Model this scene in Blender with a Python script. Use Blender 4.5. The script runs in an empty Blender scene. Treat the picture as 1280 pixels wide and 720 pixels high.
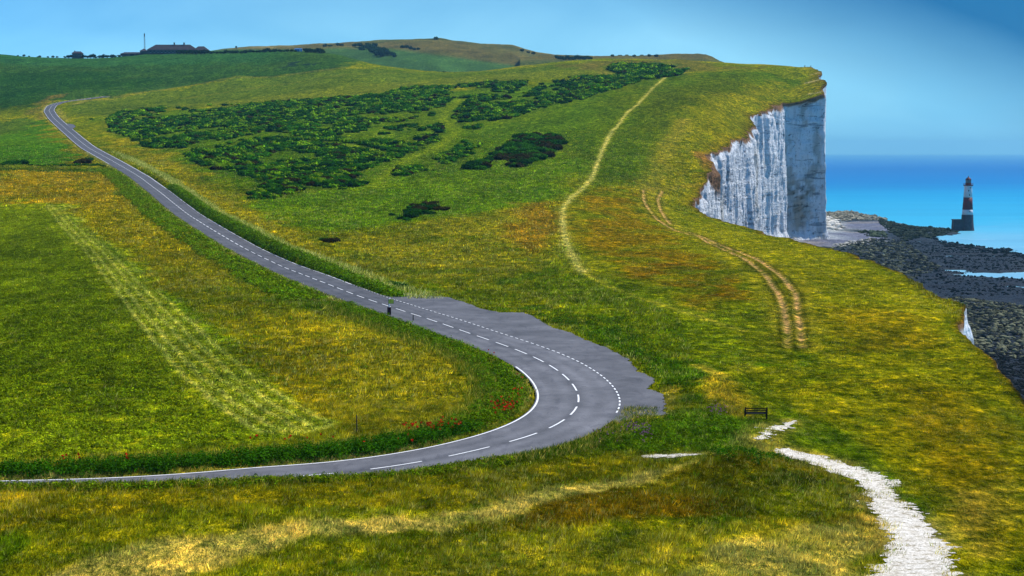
import bpy, math, random
import numpy as np
from math import radians, sin, cos, pi
rng = np.random.default_rng(7)
random.seed(7)
SC = bpy.context.scene
COL = SC.collection

# ------------------------------------------------------------------ camera
CAM_Z = 60.0
F = 1900.0                      # focal length in pixels of a 1280 px wide frame
PITCH = math.atan(170.8 / F)
def ray(u, v):
    u = np.asarray(u, float); v = np.asarray(v, float)
    a = (u - 640) / F; b = (360 - v) / F
    dx = a; dy = cos(PITCH) + b * sin(PITCH); dz = -sin(PITCH) + b * cos(PITCH)
    return dx / dy, dz / dy     # per metre of depth (world y)
def at_depth(u, v, y):
    a, b = ray(u, v)
    return a * y, y + 0 * a, CAM_Z + b * y
def at_z(u, v, z):
    a, b = ray(u, v)
    y = (z - CAM_Z) / b
    return a * y, y, z + 0 * a

# ------------------------------------------------------------------ noise
def _hash(ix, iy, seed):
    h = (ix.astype(np.int64) * 374761393 + iy.astype(np.int64) * 668265263 + seed * 1442695041) & 0x7fffffff
    h = (h ^ (h >> 13)) * 1274126177 & 0x7fffffff
    h = (h ^ (h >> 16)) * 2246822519 & 0x7fffffff
    return ((h ^ (h >> 15)) & 0xffffff) / float(0xffffff)
def vnoise(x, y, seed=0):
    x = np.asarray(x, float); y = np.asarray(y, float)
    ix = np.floor(x); iy = np.floor(y); fx = x - ix; fy = y - iy
    fx = fx * fx * (3 - 2 * fx); fy = fy * fy * (3 - 2 * fy)
    a = _hash(ix, iy, seed); b = _hash(ix + 1, iy, seed); c = _hash(ix, iy + 1, seed); d = _hash(ix + 1, iy + 1, seed)
    return (a + (b - a) * fx) * (1 - fy) + (c + (d - c) * fx) * fy
def fbm(x, y, seed=0, oct=4):
    s = 0; amp = 0.5; tot = 0
    for k in range(oct):
        s = s + amp * vnoise(x * 2**k + 17.3 * k, y * 2**k - 9.1 * k, seed + k); tot += amp; amp *= 0.55
    return s / tot * 2 - 1
def sstep(a, b, x):
    t = np.clip((x - a) / (b - a), 0, 1)
    return t * t * (3 - 2 * t)

# ------------------------------------------------------------------ terrain control points
AL = -0.47
def warp(x, y):
    return np.stack([np.asarray(x) / (np.asarray(y) + 40) * 4.0, np.log(np.asarray(y) + 40)], -1)
cp = []
def cd(u, v, d):
    cp.append([float(t) for t in at_depth(u, v, d)])
def cz(u, v, z):
    cp.append([float(t) for t in at_z(u, v, z)])
for u in (-250, 0, 320, 640, 900, 1100, 1280, 1420):
    cz(u, 730, 39.2)
for u in (-200, 0, 320, 640, 900, 1280, 1400):
    cz(u, 600, 38.8)
for u in (-150, 0, 320, 640, 900, 1100, 1280, 1400): cz(u, 500, 38.5)
for u in (-100, 0, 320, 500, 640, 800, 1000, 1200): cz(u, 400, 38.3)
for u in (420, 650, 800, 950, 1130): cz(u, 345, 38.5)
for col, pts in {
    -160: [(300, 335), (245, 450), (205, 600), (150, 1060), (100, 1400), (69, 1760)],
    0: [(345, 255), (300, 330), (245, 450), (205, 600), (175, 850), (150, 1060), (100, 1400), (67.5, 1750)],
    200: [(300, 330), (268, 400), (235, 500), (200, 650), (160, 900), (130, 1120), (100, 1380), (66.5, 1750)],
    350: [(331, 290), (300, 345), (250, 470), (200, 640), (160, 820), (130, 1000), (100, 1300), (62.5, 1700)],
    430: [(72, 1600)],
    500: [(300, 360), (250, 480), (200, 640), (160, 800), (120, 1000), (100, 1180), (85, 1400)],
    650: [(300, 360), (240, 510), (200, 625), (160, 780), (120, 970), (100, 1120), (83, 1380)],
    740: [(79, 1480)],
    800: [(300, 370), (262, 480), (240, 540), (200, 640), (160, 770), (120, 930), (95, 1090), (78.5, 1480)],
    900: [(200, 680), (160, 790), (120, 940), (95, 1070), (79.5, 1330)],
    960: [(118, 985), (95, 1080), (81, 1250)],
    1008: [(100, 1060)],
}.items():
    for v, d in pts: cd(col, v, d)
COAST = [(1280, 495, 'z', 38.8), (1215, 430, 'z', 38.6), (1195, 382, 'z', 38.5), (1130, 346, 'z', 38.4), (1075, 321, 'z', 38.2),
         (1040, 309, 'z', 38.0), (1000, 300, 'z', 38.0), (940, 286, 'd', 450), (885, 271, 'd', 500), (870, 262, 'd', 525),
         (868, 252, 'd', 560), (878, 240, 'd', 590), (889, 215, 'd', 625), (874, 192, 'd', 675), (903, 186, 'd', 740),
         (944, 168, 'd', 850), (939, 149, 'd', 900), (977, 128, 'd', 985), (1030, 117, 'd', 997), (1034, 101, 'd', 1030),
         (1022, 96, 'd', 1055), (1027, 90, 'd', 1090), (1017, 84.5, 'd', 1150)]
coast_w = []
for u, v, k, q in COAST:
    p = [float(t) for t in (at_z(u, v, q) if k == 'z' else at_depth(u, v, q))]
    coast_w.append(p); cp.append(p)
for p in coast_w[:16:3]: cp.append([p[0] + 45, p[1], p[2]])
cp.append([coast_w[-1][0] + 40, 1250, 120]); cp.append([coast_w[-5][0] + 50, 1010, 102])
# beyond the crests the land falls away
for (u, v, d) in [(-160, 69, 1760), (0, 67.5, 1750), (200, 66.5, 1750), (350, 62.5, 1700), (500, 85, 1400), (650, 83, 1380), (800, 78.5, 1480), (900, 79.5, 1330), (1008, 83, 1180)]:
    x, y, z = at_depth(u, v, d)
    k = 1.28
    cp.append([float(x) * k, float(y) * k, float(z) - 14])
# under and around the camera
for x, y, z in [(0, -20, 58.3), (-25, -20, 58), (25, -20, 57.5), (0, 0, 57.8), (-30, 0, 57), (20, 0, 56.8), (0, 28, 50.0), (-30, 28, 49.5), (25, 28, 49), (0, 52, 43.2), (-35, 52, 43), (22, 52, 42.8)]:
    cp.append([x, y, z])
cp = np.array(cp)
CW = warp(cp[:, 0], cp[:, 1])
def _phi(r2): return 0.5 * r2 * np.log(r2 + 1e-12)
n = len(cp)
A = np.zeros((n + 3, n + 3))
d2 = ((CW[:, None] - CW[None]) ** 2).sum(-1)
A[:n, :n] = _phi(d2) + np.eye(n) * 1e-4
A[:n, n] = 1; A[:n, n + 1:] = CW; A[n, :n] = 1; A[n + 1:, :n] = CW.T
W = np.linalg.solve(A, np.concatenate([cp[:, 2], [0, 0, 0]]))
def h_rbf(x, y):
    shp = np.shape(x); q = warp(np.ravel(x), np.ravel(y)); out = np.empty(len(q))
    for i in range(0, len(q), 40000):
        c = q[i:i + 40000]
        r2 = ((c[:, None, 0] - CW[None, :, 0]) ** 2 + (c[:, None, 1] - CW[None, :, 1]) ** 2)
        out[i:i + 40000] = _phi(r2) @ W[:n] + W[n] + c @ W[n + 1:]
    return out.reshape(shp)
def cast(pts, ymin=50, ymax=1900, over=1.0):
    """pixels -> points on the smooth land surface"""
    pts = np.array(pts, float)
    a, b = ray(pts[:, 0], pts[:, 1])
    ys = np.exp(np.linspace(math.log(ymin), math.log(ymax), 420))
    X = a[:, None] * ys; Z = CAM_Z + b[:, None] * ys
    H = h_rbf(X, np.broadcast_to(ys, X.shape))
    g = Z - H
    out = []
    for i in range(len(pts)):
        k = np.where(g[i] < 0)[0]
        k = k[0] if len(k) else len(ys) - 1
        if k == 0: y = ys[0]
        elif g[i, k] < 0:
            t = g[i, k - 1] / (g[i, k - 1] - g[i, k]); y = ys[k - 1] + t * (ys[k] - ys[k - 1])
        else:  # just above a crest: closest approach
            k = int(np.argmin(g[i])); y = ys[k] * over
        out.append((a[i] * y, y))
    return np.array(out)

# ------------------------------------------------------------------ lines and areas on the ground (world XY)
def resample(P, step, smooth=0):
    P = np.asarray(P, float)
    d = np.r_[0, np.cumsum(np.hypot(*np.diff(P, axis=0).T))]
    m = max(2, int(d[-1] / step)); t = np.linspace(0, d[-1], m)
    Q = np.stack([np.interp(t, d, P[:, 0]), np.interp(t, d, P[:, 1])], -1)
    if smooth:
        r = min(max(1, int(smooth / step)), (m - 2) // 2)
        if r < 1: return Q
        k = np.exp(-0.5 * (np.arange(-2 * r, 2 * r + 1) / r) ** 2); k /= k.sum()
        for c in (0, 1):
            q = np.r_[2 * Q[0, c] - Q[2 * r:0:-1, c], Q[:, c], 2 * Q[-1, c] - Q[-2:-2 * r - 2:-1, c]]
            Q[:, c] = np.convolve(q, k, 'valid')
    return Q
def linedist(x, y, P, reach=1e9):
    """distance, signed side and station of each point relative to polyline P"""
    shp = np.shape(x); x = np.ravel(x); y = np.ravel(y); P = np.asarray(P, float)
    D = np.full(len(x), 1e9); S = np.zeros(len(x)); T = np.zeros(len(x))
    st = np.r_[0, np.cumsum(np.hypot(*np.diff(P, axis=0).T))]
    G = 24                       # blocks of segments with their own bounding boxes
    for b in range(0, len(P) - 1, G):
        seg = P[b:b + G + 1]
        m = (x > seg[:, 0].min() - reach) & (x < seg[:, 0].max() + reach) & (y > seg[:, 1].min() - reach) & (y < seg[:, 1].max() + reach)
        idx = np.where(m)[0]
        if not len(idx): continue
        xs = x[idx]; ys = y[idx]; dd = D[idx]; ss = S[idx]; tt = T[idx]
        for i in range(len(seg) - 1):
            ax, ay = seg[i]; bx, by = seg[i + 1]
            ex, ey = bx - ax, by - ay; L = ex * ex + ey * ey + 1e-12
            t = np.clip(((xs - ax) * ex + (ys - ay) * ey) / L, 0, 1)
            qx = xs - ax - t * ex; qy = ys - ay - t * ey
            r = np.hypot(qx, qy); k = r < dd
            dd[k] = r[k]; ss[k] = np.sign(ex * qy - ey * qx)[k]; tt[k] = (st[b + i] + t * math.sqrt(L))[k]
        D[idx] = dd; S[idx] = ss; T[idx] = tt
    return D.reshape(shp), S.reshape(shp), T.reshape(shp)
def inside(x, y, P):
    c = np.zeros(np.shape(x), bool); P = np.asarray(P)
    for i in range(len(P)):
        ax, ay = P[i]; bx, by = P[i - 1]
        k = ((ay > y) != (by > y)) & (x < (bx - ax) * (y - ay) / (by - ay + 1e-12) + ax)
        c ^= k
    return c
def area(x, y, P, soft):
    """1 inside polygon P, 0 outside, with a soft edge 'soft' metres wide (array or number)"""
    P = np.asarray(P); r = float(np.max(soft)) * 2 + 1
    d, _, _ = linedist(x, y, np.vstack([P, P[:1]]), r)
    sd = np.where(inside(x, y, P), 1, -1) * np.minimum(d, 1e6)
    return sstep(-1, 1, sd / soft)

# road: the centre line read station by station
centre_px = [(134, 121), (117, 123), (97, 125.7), (77, 128), (65, 132), (61, 138.5), (67, 147.6), (78, 157.6), (90.7, 168.7), (110.9, 185.2), (144.4, 203.7),
             (174.7, 221.5), (201.5, 241.6), (235, 268.5), (268, 289), (302, 309), (340, 327.5), (372, 341), (400, 352), (431, 364), (454, 373), (477, 380),
             (504, 389.5), (533, 398), (562, 408.5), (592, 419), (622, 429), (653, 440), (678, 451), (699, 463.5), (716, 478), (727, 496), (725, 515)]
C1 = cast(centre_px)
inner_px = [(669, 476), (671, 491), (662, 510), (642, 530), (608, 545), (560, 557), (500, 567), (437, 576.5), (336, 586), (250, 592), (144, 598), (0, 603), (-120, 606), (-240, 608)]
C2 = cast(inner_px)
t = np.gradient(C2, axis=0); t /= np.hypot(t[:, 0], t[:, 1])[:, None]
C2 = C2 + np.stack([-t[:, 1], t[:, 0]], -1) * 3.7   # the carriageway lies on the camera's side of this edge
ROAD = resample(np.vstack([C1, C2[3:]]), 1.5, 6)
ROAD = resample(ROAD, 1.5)
ROAD_ST = np.r_[0, np.cumsum(np.hypot(*np.diff(ROAD, axis=0).T))]
HALF = 3.75
# the ragged apron of tarmac on the outside of the bend
APRON = cast([(482, 368), (505, 366), (530, 370), (560, 372), (580, 378), (600, 386), (625, 391), (655, 391), (668, 397), (690, 410), (712, 416), (735, 427),
              (762, 437), (770, 442), (785, 450), (797, 465), (814, 472), (818, 478), (810, 486), (830, 494), (832, 505), (828, 514), (835, 519), (812, 521), (792, 524), (770, 533), (745, 500), (700, 458), (650, 436), (600, 418), (540, 398), (490, 381), (478, 373)])
LAYBY = cast([(83, 155), (91, 156), (94, 159), (88, 163), (92, 170)])

PATH_PX = [[(962, 561), (985, 561), (1005, 566), (1030, 573), (1055, 580), (1082, 589), (1103, 594), (1119, 604), (1117, 622), (1135, 635), (1152, 648), (1166, 668), (1182, 684), (1193, 712), (1194, 735),
            (1085, 735), (1092, 712), (1108, 695), (1108, 672), (1097, 655), (1086, 640), (1082, 620), (1062, 604), (1035, 596), (1008, 585), (985, 577), (968, 569)],
           [(939, 552), (950, 545), (955, 538), (975, 534), (990, 526), (996, 527), (984, 536), (968, 543), (956, 553), (945, 556)],
           [(800, 573), (830, 571), (875, 573), (882, 577), (850, 578), (820, 577)]]
PATHS = [cast(p) for p in PATH_PX]

# ------------------------------------------------------------------ coast line x(y)
cy = np.array([p[1] for p in coast_w]); cx = np.array([p[0] for p in coast_w])
cy = np.r_[-60, 0, 60, 100, cy, 1260, 1500, 2500]; cx = np.r_[32, 32, 33, 39, cx, cx[-1] + 8, cx[-1] - 5, 150]
def coast_x(y):
    b = np.interp(y, cy, cx)
    s = np.clip(y / 600, 0.25, 1.3)
    facet = 1 - 0.75 * sstep(978, 988, y) * (1 - sstep(1000, 1010, y))
    b = b + 1.0 * np.exp(-((y - 213) / 9) ** 2) + .8 * np.exp(-((y - 268) / 7) ** 2) - .4 * np.exp(-((y - 190) / 10) ** 2)
    return b + (fbm(y / 26, y * 0, 31, 3) * 3.2 + fbm(y / 7, y * 0 + 3, 35, 4) * 2.2) * s * facet

# ------------------------------------------------------------------ land grid
ys = np.concatenate([np.linspace(-22, 60, 34)[:-1], np.exp(np.linspace(math.log(60 + 40), math.log(1800 + 40), 1060)) - 40, np.linspace(1830, 2300, 16)])
NR = len(ys); NC = 1040
s = np.linspace(0, 1, NC)
ac = coast_x(ys) / (ys + 40)
GX = (AL + s[None] * (ac[:, None] - AL)) * (ys[:, None] + 40)
GY = np.broadcast_to(ys[:, None], GX.shape).copy()
H0 = h_rbf(GX, GY)
def lookup(T, x, y):
    """bilinear read of a land-grid table"""
    x = np.asarray(x, float); y = np.asarray(y, float)
    j = np.clip(np.searchsorted(ys, y) - 1, 0, NR - 2); fj = np.clip((y - ys[j]) / (ys[j + 1] - ys[j]), 0, 1)
    def row(jj):
        ss = np.clip((x / (ys[jj] + 40) - AL) / (ac[jj] - AL), 0, 1) * (NC - 1)
        i = np.clip(ss.astype(int), 0, NC - 2); f = ss - i
        if T.ndim == 3: f = f[..., None]
        return T[jj, i] * (1 - f) + T[jj, i + 1] * f
    if T.ndim == 3: fj = fj[..., None]
    return row(j) * (1 - fj) + row(j + 1) * fj
dR, sR, tR = linedist(GX, GY, ROAD, 32)
inAp = inside(GX, GY, APRON) | inside(GX, GY, LAYBY)
dAp = np.minimum(linedist(GX, GY, np.vstack([APRON, APRON[:1]]), 8)[0], linedist(GX, GY, np.vstack([LAYBY, LAYBY[:1]]), 8)[0])
dPv = np.where(inAp, 0, np.minimum(np.maximum(dR - HALF, 0), dAp))       # metres from tarmac
paved = dPv <= 0
H = H0.copy()
off = sstep(0, 5, dPv)
und = fbm(GX / 60, GY / 60, 3, 3) * np.clip(GY / 500, 0.15, 1.6) * 1.0 + fbm(GX / 9, GY / 9, 5, 3) * 0.22 + fbm(GX / 2.2, GY / 2.2, 8, 2) * 0.07
H += und * off
# road bend station and banks
st_bend = ROAD_ST[np.argmin(np.hypot(ROAD[:, 0] - C1[-1, 0], ROAD[:, 1] - C1[-1, 1]))]
side = -sR                                                             # +1 on the camera's side after the bend / seaward side before it
near = sstep(st_bend + 4, st_bend + 45, tR)
bank = sstep(0.1, 1.6, dR - HALF) * (1 - sstep(4, 22, dR - HALF))
H += np.where(side < 0, bank * near * (1.0 + 1.1 * sstep(st_bend + 30, st_bend + 75, tR)), 0)      # camera-side bank
st_sign = st_bend - 105
farb = sstep(250, 300, GY) * (1 - sstep(560, 700, GY))
H += np.where(side < 0, sstep(0.2, 1.4, dR - HALF) * (1 - sstep(2.5, 9, dR - HALF)) * 0.9 * farb, 0)
# hummock beside the white path and the hollow behind the bench
def bump(u, v, r, hgt, ax=1.0):
    p = cast([(u, v)])[0]
    global H
    H += hgt * np.exp(-(((GX - p[0]) / (r * ax)) ** 2 + ((GY - p[1]) / r) ** 2))
bump(930, 592, 5, 0.9, 1.2); bump(905, 488, 6, 1.3, .6); bump(938, 480, 5, -0.9, .6); bump(560, 690, 9, .5, 2.5); bump(880, 545, 4, .5, 1.5); bump(800, 640, 6, .5, 2)
# wheel ruts on the down
RUTS = [[(845, 287), (872, 295), (905, 309), (935, 327), (958, 345), (972, 364), (980, 385), (984, 408), (985, 434)],
        [(860, 288), (890, 300), (920, 311), (950, 327), (980, 348), (995, 366), (997, 390), (1000, 410), (1002, 434)],
        [(804, 238), (805, 252), (812, 264), (822, 275), (845, 287)], [(828, 240), (822, 250), (826, 265), (838, 280)]]
RUTS_W = [resample(cast(r), 2, 5) for r in RUTS]
dRut = np.full(GX.shape, 1e9)
for r in RUTS_W: dRut = np.minimum(dRut, linedist(GX, GY, r, 6)[0])
H -= 0.2 * np.exp(-(dRut / 0.45) ** 2)
H -= np.where(paved | (dR < HALF + .3), 0.10 + 0.0004 * GY, 0) * (GY > -50)
HR = H0                                                                # road surface follows the smooth land

# ------------------------------------------------------------------ ground colours: what grows or lies where
def lin(c):
    c = np.array(c, float) / 255
    return np.where(c <= 0.04045, c / 12.92, ((c + 0.055) / 1.055) ** 2.4)
K = 0.98
def pal(r, g, b): return lin((r, g, b)) * K
wx = GX + fbm(GX / 14, GY / 22, 41, 4) * np.clip(GY * 0.02, 1.5, 14) + fbm(GX / 2.5, GY / 5, 43, 3) * np.clip(GY * .006, .6, 5); wy = GY + fbm(GX / 14, GY / 22, 47, 4) * np.clip(GY * 0.05, 3, 40) + fbm(GX / 3, GY / 4, 45, 3) * np.clip(GY * .02, 1, 12)
n1 = fbm(GX / 45, GY / 70, 51, 4); n2 = fbm(GX / 11, GY / 16, 55, 4); n3 = fbm(GX / 3.2, GY / 4.5, 59, 3)
Cc = np.zeros(GX.shape + (3,))
def mix(m, c):
    global Cc
    m = np.clip(m, 0, 1)[..., None]
    Cc = Cc * (1 - m) + np.asarray(c) * m
Cc[:] = pal(96, 112, 10)
mix(sstep(-.35, .45, n1 + n2 * .7), pal(134, 134, 12))
mix(sstep(.15, .6, n2 + n3 * .5), pal(70, 104, 6))
SOFT = np.clip(GY * .012, 1, 14)
def region(px, col, amt=1.0, soft=1.0, noise=None):
    P = cast(px, over=1.35)
    m = area(wx, wy, P, SOFT * soft) * amt
    if noise is not None: m = m * noise
    mix(m, col)
    return m
# far fields
region([(-200, 150), (60, 128), (140, 121), (220, 110), (300, 98), (430, 85), (500, 84), (440, 50), (-200, 50)], pal(40, 76, 34), .93, .5)
region([(-200, 82), (0, 80), (200, 82), (330, 78), (430, 70), (440, 50), (-200, 50)], pal(44, 96, 60), .5, 1.5)
region([(-200, 150), (40, 140), (60, 118), (200, 104), (140, 90), (-200, 95)], pal(20, 60, 18), .6, 2)
region([(140, 122), (300, 99), (430, 86), (700, 80), (770, 80), (790, 96), (700, 98), (560, 106), (480, 119), (330, 129), (200, 136), (130, 145), (90, 140), (100, 128)], pal(78, 100, 28), .9, .5)
region([(200, 133), (400, 112), (560, 98), (640, 90), (740, 86), (770, 92), (700, 97), (560, 106), (480, 119), (330, 129)], pal(106, 118, 34), .7, .5)
region([(690, 82), (770, 76), (880, 77), (900, 82), (1000, 84), (870, 88), (850, 93), (830, 90), (770, 84), (740, 88)], pal(98, 92, 46), .75, .4)
region([(775, 84), (830, 78), (862, 92), (830, 100), (790, 100)], pal(40, 84, 36), .8, .5)
# field at the left, its hedge line, the gold stripe
region([(-200, 152), (50, 150), (62, 170), (95, 206), (-200, 208)], pal(46, 112, 14), .9, .25)
region([(-200, 152), (45, 150), (20, 165), (-200, 172)], pal(78, 98, 34), .7, .6)
region([(55, 150), (62, 150), (110, 195), (125, 210), (96, 206), (62, 168)], pal(112, 104, 26), .8, .3)
region([(-200, 213), (100, 211), (150, 232), (185, 262), (120, 262), (0, 248), (-200, 245)], pal(166, 134, 16), .8, .9, sstep(-.7, .1, n2 + n3 * .5))
region([(-200, 213), (-40, 211), (120, 212), (130, 216), (-40, 218), (-200, 221)], pal(46, 88, 12), .85, .2)
region([(150, 232), (300, 330), (440, 385), (380, 395), (250, 330), (170, 275)], pal(70, 112, 10), .7, .4)
CROP = [(-200, 248), (0, 247), (72, 255), (150, 318), (250, 400), (340, 470), (440, 532), (330, 556), (0, 574), (-200, 584)]
cropm = region(CROP, pal(114, 134, 14), .95, .3)
region([(-200, 300), (0, 300), (120, 330), (200, 420), (220, 500), (0, 540), (-200, 540)], pal(84, 108, 5), .55, 2.5)
nc_ = fbm(GX / .9, GY / 1.3, 65, 3); CROPM = cropm.copy()
Cc *= (1 + cropm * (.55 * nc_))[..., None]
st_ = fbm(GX / 60, GY / 6, 67, 4) * .8 + fbm(GX / 12, GY / 2.5, 69, 3) * .6; Cc *= (1 + .45 * st_ * area(wx, wy, cast([(-200, 213), (100, 211), (185, 262), (0, 248), (-200, 245)]), 6))[..., None]
# tramlines of the crop
tl = resample(cast([(75, 258), (128, 312), (185, 375), (240, 435), (290, 482), (372, 532)]), 3, 8)
d, sd_, tt_ = linedist(GX, GY, tl, 12); dd = np.where(d < 12, d * sd_, 1e3)
mix(np.exp(-(dd / 3.6) ** 2) * .38 * cropm, pal(150, 158, 48))
for o_ in (-3.4, -2.0, -.4, 1.0, 2.7):
    mix(np.exp(-((dd - o_ - .3 * n3) / .30) ** 2) * np.clip(.75 + .4 * n2, 0, .9) * cropm, pal(206, 206, 110))
d = linedist(GX, GY, resample(cast([(75, 256), (150, 318), (250, 400), (340, 470), (440, 532)]), 3, 6), 6)[0]
mix(np.exp(-(d / 1.2) ** 2) * .6, pal(70, 118, 6))
region([(440, 410), (560, 425), (620, 470), (600, 520), (470, 545), (380, 480), (300, 420), (330, 390)], pal(140, 136, 14), .65, 2.0)
region([(75, 252), (190, 258), (300, 332), (430, 392), (600, 450), (648, 500), (600, 540), (450, 548), (340, 468), (250, 400), (150, 318)], pal(144, 128, 14), .7, .9, sstep(-.9, .1, n1 + n3 * .4))
region([(430, 400), (560, 430), (630, 480), (600, 530), (520, 545), (430, 500)], pal(146, 144, 32), .45, 1.5)
region([(300, 335), (440, 395), (560, 430), (520, 440), (420, 410), (330, 370)], pal(74, 110, 8), .5, 1.5, sstep(-.3, .4, n2))
# green belt and rough grass beside the road, seaward side
region([(130, 180), (200, 215), (300, 285), (400, 335), (500, 358), (480, 340), (370, 290), (290, 240), (230, 205), (150, 168)], pal(146, 134, 24), .75, .6)
region([(290, 245), (400, 238), (480, 225), (600, 205), (700, 190), (745, 200), (700, 245), (640, 260), (500, 275), (380, 290)], pal(72, 122, 6), .8, 1)
region([(400, 300), (500, 282), (640, 262), (700, 270), (705, 330), (600, 350), (480, 352)], pal(146, 136, 30), .7, 1.5, sstep(-.7, .2, n2 + n3 * .5))
region([(140, 160), (200, 140), (480, 118), (790, 95), (760, 130), (690, 190), (600, 210), (460, 232), (330, 240), (220, 200)], pal(54, 104, 10), .8, 1)
region([(700, 170), (740, 130), (800, 98), (900, 90), (1010, 92), (960, 130), (880, 180), (800, 235), (740, 240)], pal(58, 96, 4), .8, .8)
region([(850, 160), (880, 120), (960, 104), (1005, 104), (960, 124), (935, 150), (900, 180), (870, 190), (860, 240), (820, 238), (830, 200)], pal(128, 124, 18), .75, 1.4)
region([(790, 122), (880, 100), (940, 96), (900, 118), (850, 140), (800, 175)], pal(74, 86, 2), .5, 1.2)
region([(735, 240), (800, 240), (810, 270), (850, 295), (890, 320), (935, 350), (940, 372), (890, 385), (800, 345), (735, 315), (715, 285), (715, 258)], pal(130, 98, 8), .8, .8, sstep(-.5, .3, n2 + n3 * .4))
region([(815, 320), (880, 322), (935, 350), (930, 372), (860, 365), (820, 345)], pal(122, 72, 10), .5, 1, sstep(-.4, .4, n2 + n3 * .6))
region([(650, 252), (700, 250), (700, 300), (660, 320), (645, 290)], pal(150, 106, 26), .7, .8)
region([(740, 340), (900, 390), (960, 440), (900, 460), (800, 440), (700, 390), (650, 350)], pal(92, 116, 6), .8, 1)
region([(700, 400), (780, 415), (820, 450), (900, 455), (860, 500), (835, 500), (800, 450), (740, 425)], pal(50, 100, 4), .75, .6)
region([(860, 270), (940, 290), (1075, 325), (1190, 385), (1210, 430), (1280, 500), (1280, 560), (1040, 480), (1010, 400), (960, 330), (870, 290)], pal(142, 140, 12), .75, 1)
region([(1000, 470), (1280, 540), (1280, 640), (1180, 640), (1100, 590), (1000, 560), (960, 520)], pal(132, 128, 8), .6, 1.5)
region([(960, 500), (1060, 545), (1140, 610), (1190, 680), (1170, 690), (1120, 620), (1060, 580), (1000, 560), (960, 555)], pal(66, 102, 6), .85, .6)
region([(1100, 470), (1180, 480), (1280, 540), (1280, 700), (1190, 640), (1150, 560)], pal(122, 92, 8), .5, 2)
region([(1020, 380), (1160, 400), (1180, 430), (1060, 440)], pal(120, 90, 10), .45, 1.5)
# knoll, purplish rough, bright tufts round the bench
region([(875, 458), (905, 462), (940, 500), (935, 522), (900, 520), (890, 495)], pal(176, 150, 40), .85, .5)
region([(930, 470), (945, 480), (950, 505), (940, 515)], pal(46, 84, 4), .8, .5)
region([(820, 520), (900, 510), (940, 535), (900, 560), (760, 565), (700, 560), (760, 540)], pal(58, 104, 10), .8, .6)
region([(832, 490), (848, 488), (846, 516), (836, 518)], pal(170, 150, 50), .8, .3)
# foreground
region([(0, 615), (500, 590), (760, 570), (860, 580), (700, 620), (560, 655), (300, 660), (0, 690), (-200, 700), (-200, 620)], pal(120, 112, 8), .7, .6)
region([(-100, 612), (300, 600), (500, 585), (700, 566), (800, 566), (600, 600), (300, 616), (-100, 630)], pal(70, 98, 4), .7, .5)
region([(880, 575), (960, 575), (1070, 610), (1085, 650), (1100, 700), (1000, 670), (800, 660), (560, 680), (700, 640), (820, 605)], pal(98, 88, 4), .8, .6)
region([(620, 640), (760, 625), (900, 640), (860, 665), (640, 665)], pal(116, 84, 4), .6, 1)
region([(940, 600), (1060, 610), (1070, 650), (960, 665), (900, 640)], pal(84, 104, 2), .6, 1)
PALE = region([(40, 735), (120, 705), (300, 684), (510, 664), (600, 652), (720, 616), (800, 596), (860, 584), (820, 604), (700, 640), (560, 676), (400, 690), (200, 735)], pal(196, 178, 96), .85, .6, sstep(-1.1, -.2, n3))
region([(560, 690), (800, 680), (1000, 660), (1085, 672), (1080, 735), (500, 735)], pal(142, 138, 30), .65, 1)
region([(880, 700), (1000, 668), (1065, 668), (1080, 700), (1060, 735), (860, 735)], pal(184, 172, 96), .7, .8, sstep(-.6, .2, n3 + n2))
region([(1190, 470 + 140), (1280, 600), (1280, 660), (1210, 640)], pal(150, 136, 50), .5, 1.5)
# worn paths
def worn(px, w, col, amt=.8, sm=8, fade=None):
    P = resample(cast(px), 3, sm)
    d, _, tt = linedist(GX + n3 * w * .5, GY, P, w * 4)
    m = np.exp(-(d / w) ** 2) * amt * (.75 + .5 * n2)
    if fade: m = m * (1 - sstep(fade[0], fade[1], tt))
    mix(m, col); WORN[:] = np.maximum(WORN, np.clip(m, 0, 1))
WORN = np.clip(PALE, 0, 1) * .45
foot = [(846, 86), (825, 102), (806, 120), (786, 141), (768, 160), (755, 182), (746, 205), (740, 223), (728, 239), (711, 250), (704, 262), (703, 280), (708, 302), (716, 322), (728, 341)]
worn(foot, 2.6, pal(136, 142, 34), .35); worn(foot, .9, pal(224, 214, 130), 1.0)
worn([(728, 341), (762, 356), (800, 373), (850, 388), (930, 414)], .8, pal(176, 170, 60), .85)
worn([(855, 150), (832, 185), (822, 212), (806, 240)], 4.5, pal(150, 136, 62), .5)
worn([(815, 240), (815, 262), (835, 278), (870, 292)], 4.0, pal(158, 150, 50), .6)
worn([(806, 238), (850, 232), (880, 228)], 2, pal(160, 136, 60), .5)
worn([(577, 122), (552, 146), (572, 163), (560, 177), (520, 195), (488, 214), (468, 236)], 3.2, pal(118, 134, 22), .75)
worn([(745, 148), (690, 165), (640, 186), (590, 215), (560, 235)], 5, pal(96, 126, 16), .6)
worn([(830, 77), (840, 84), (852, 92)], 4, pal(140, 140, 60), .8)
worn([(735, 79), (750, 88), (760, 96)], 5, pal(120, 108, 56), .6)
worn([(145, 121), (220, 109), (300, 98), (430, 85)], 5, pal(128, 124, 66), .5)
worn([(230, 122), (330, 108), (470, 92), (560, 90), (640, 84), (740, 79)], 5, pal(126, 122, 50), .4)
worn([(1003, 345), (1010, 380), (1020, 410), (1016, 440)], 1, pal(170, 156, 40), .5)
worn([(880, 300), (930, 340), (960, 372), (970, 410)], 1.2, pal(168, 156, 40), .5)
worn([(870, 455), (905, 470), (940, 480)], .7, pal(190, 172, 70), .7)
worn([(1200, 620), (1218, 660), (1225, 700)], 1.0, pal(176, 142, 66), .5)
mix(np.exp(-(dRut / 2.2) ** 2) * .5, pal(146, 134, 40))
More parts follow.
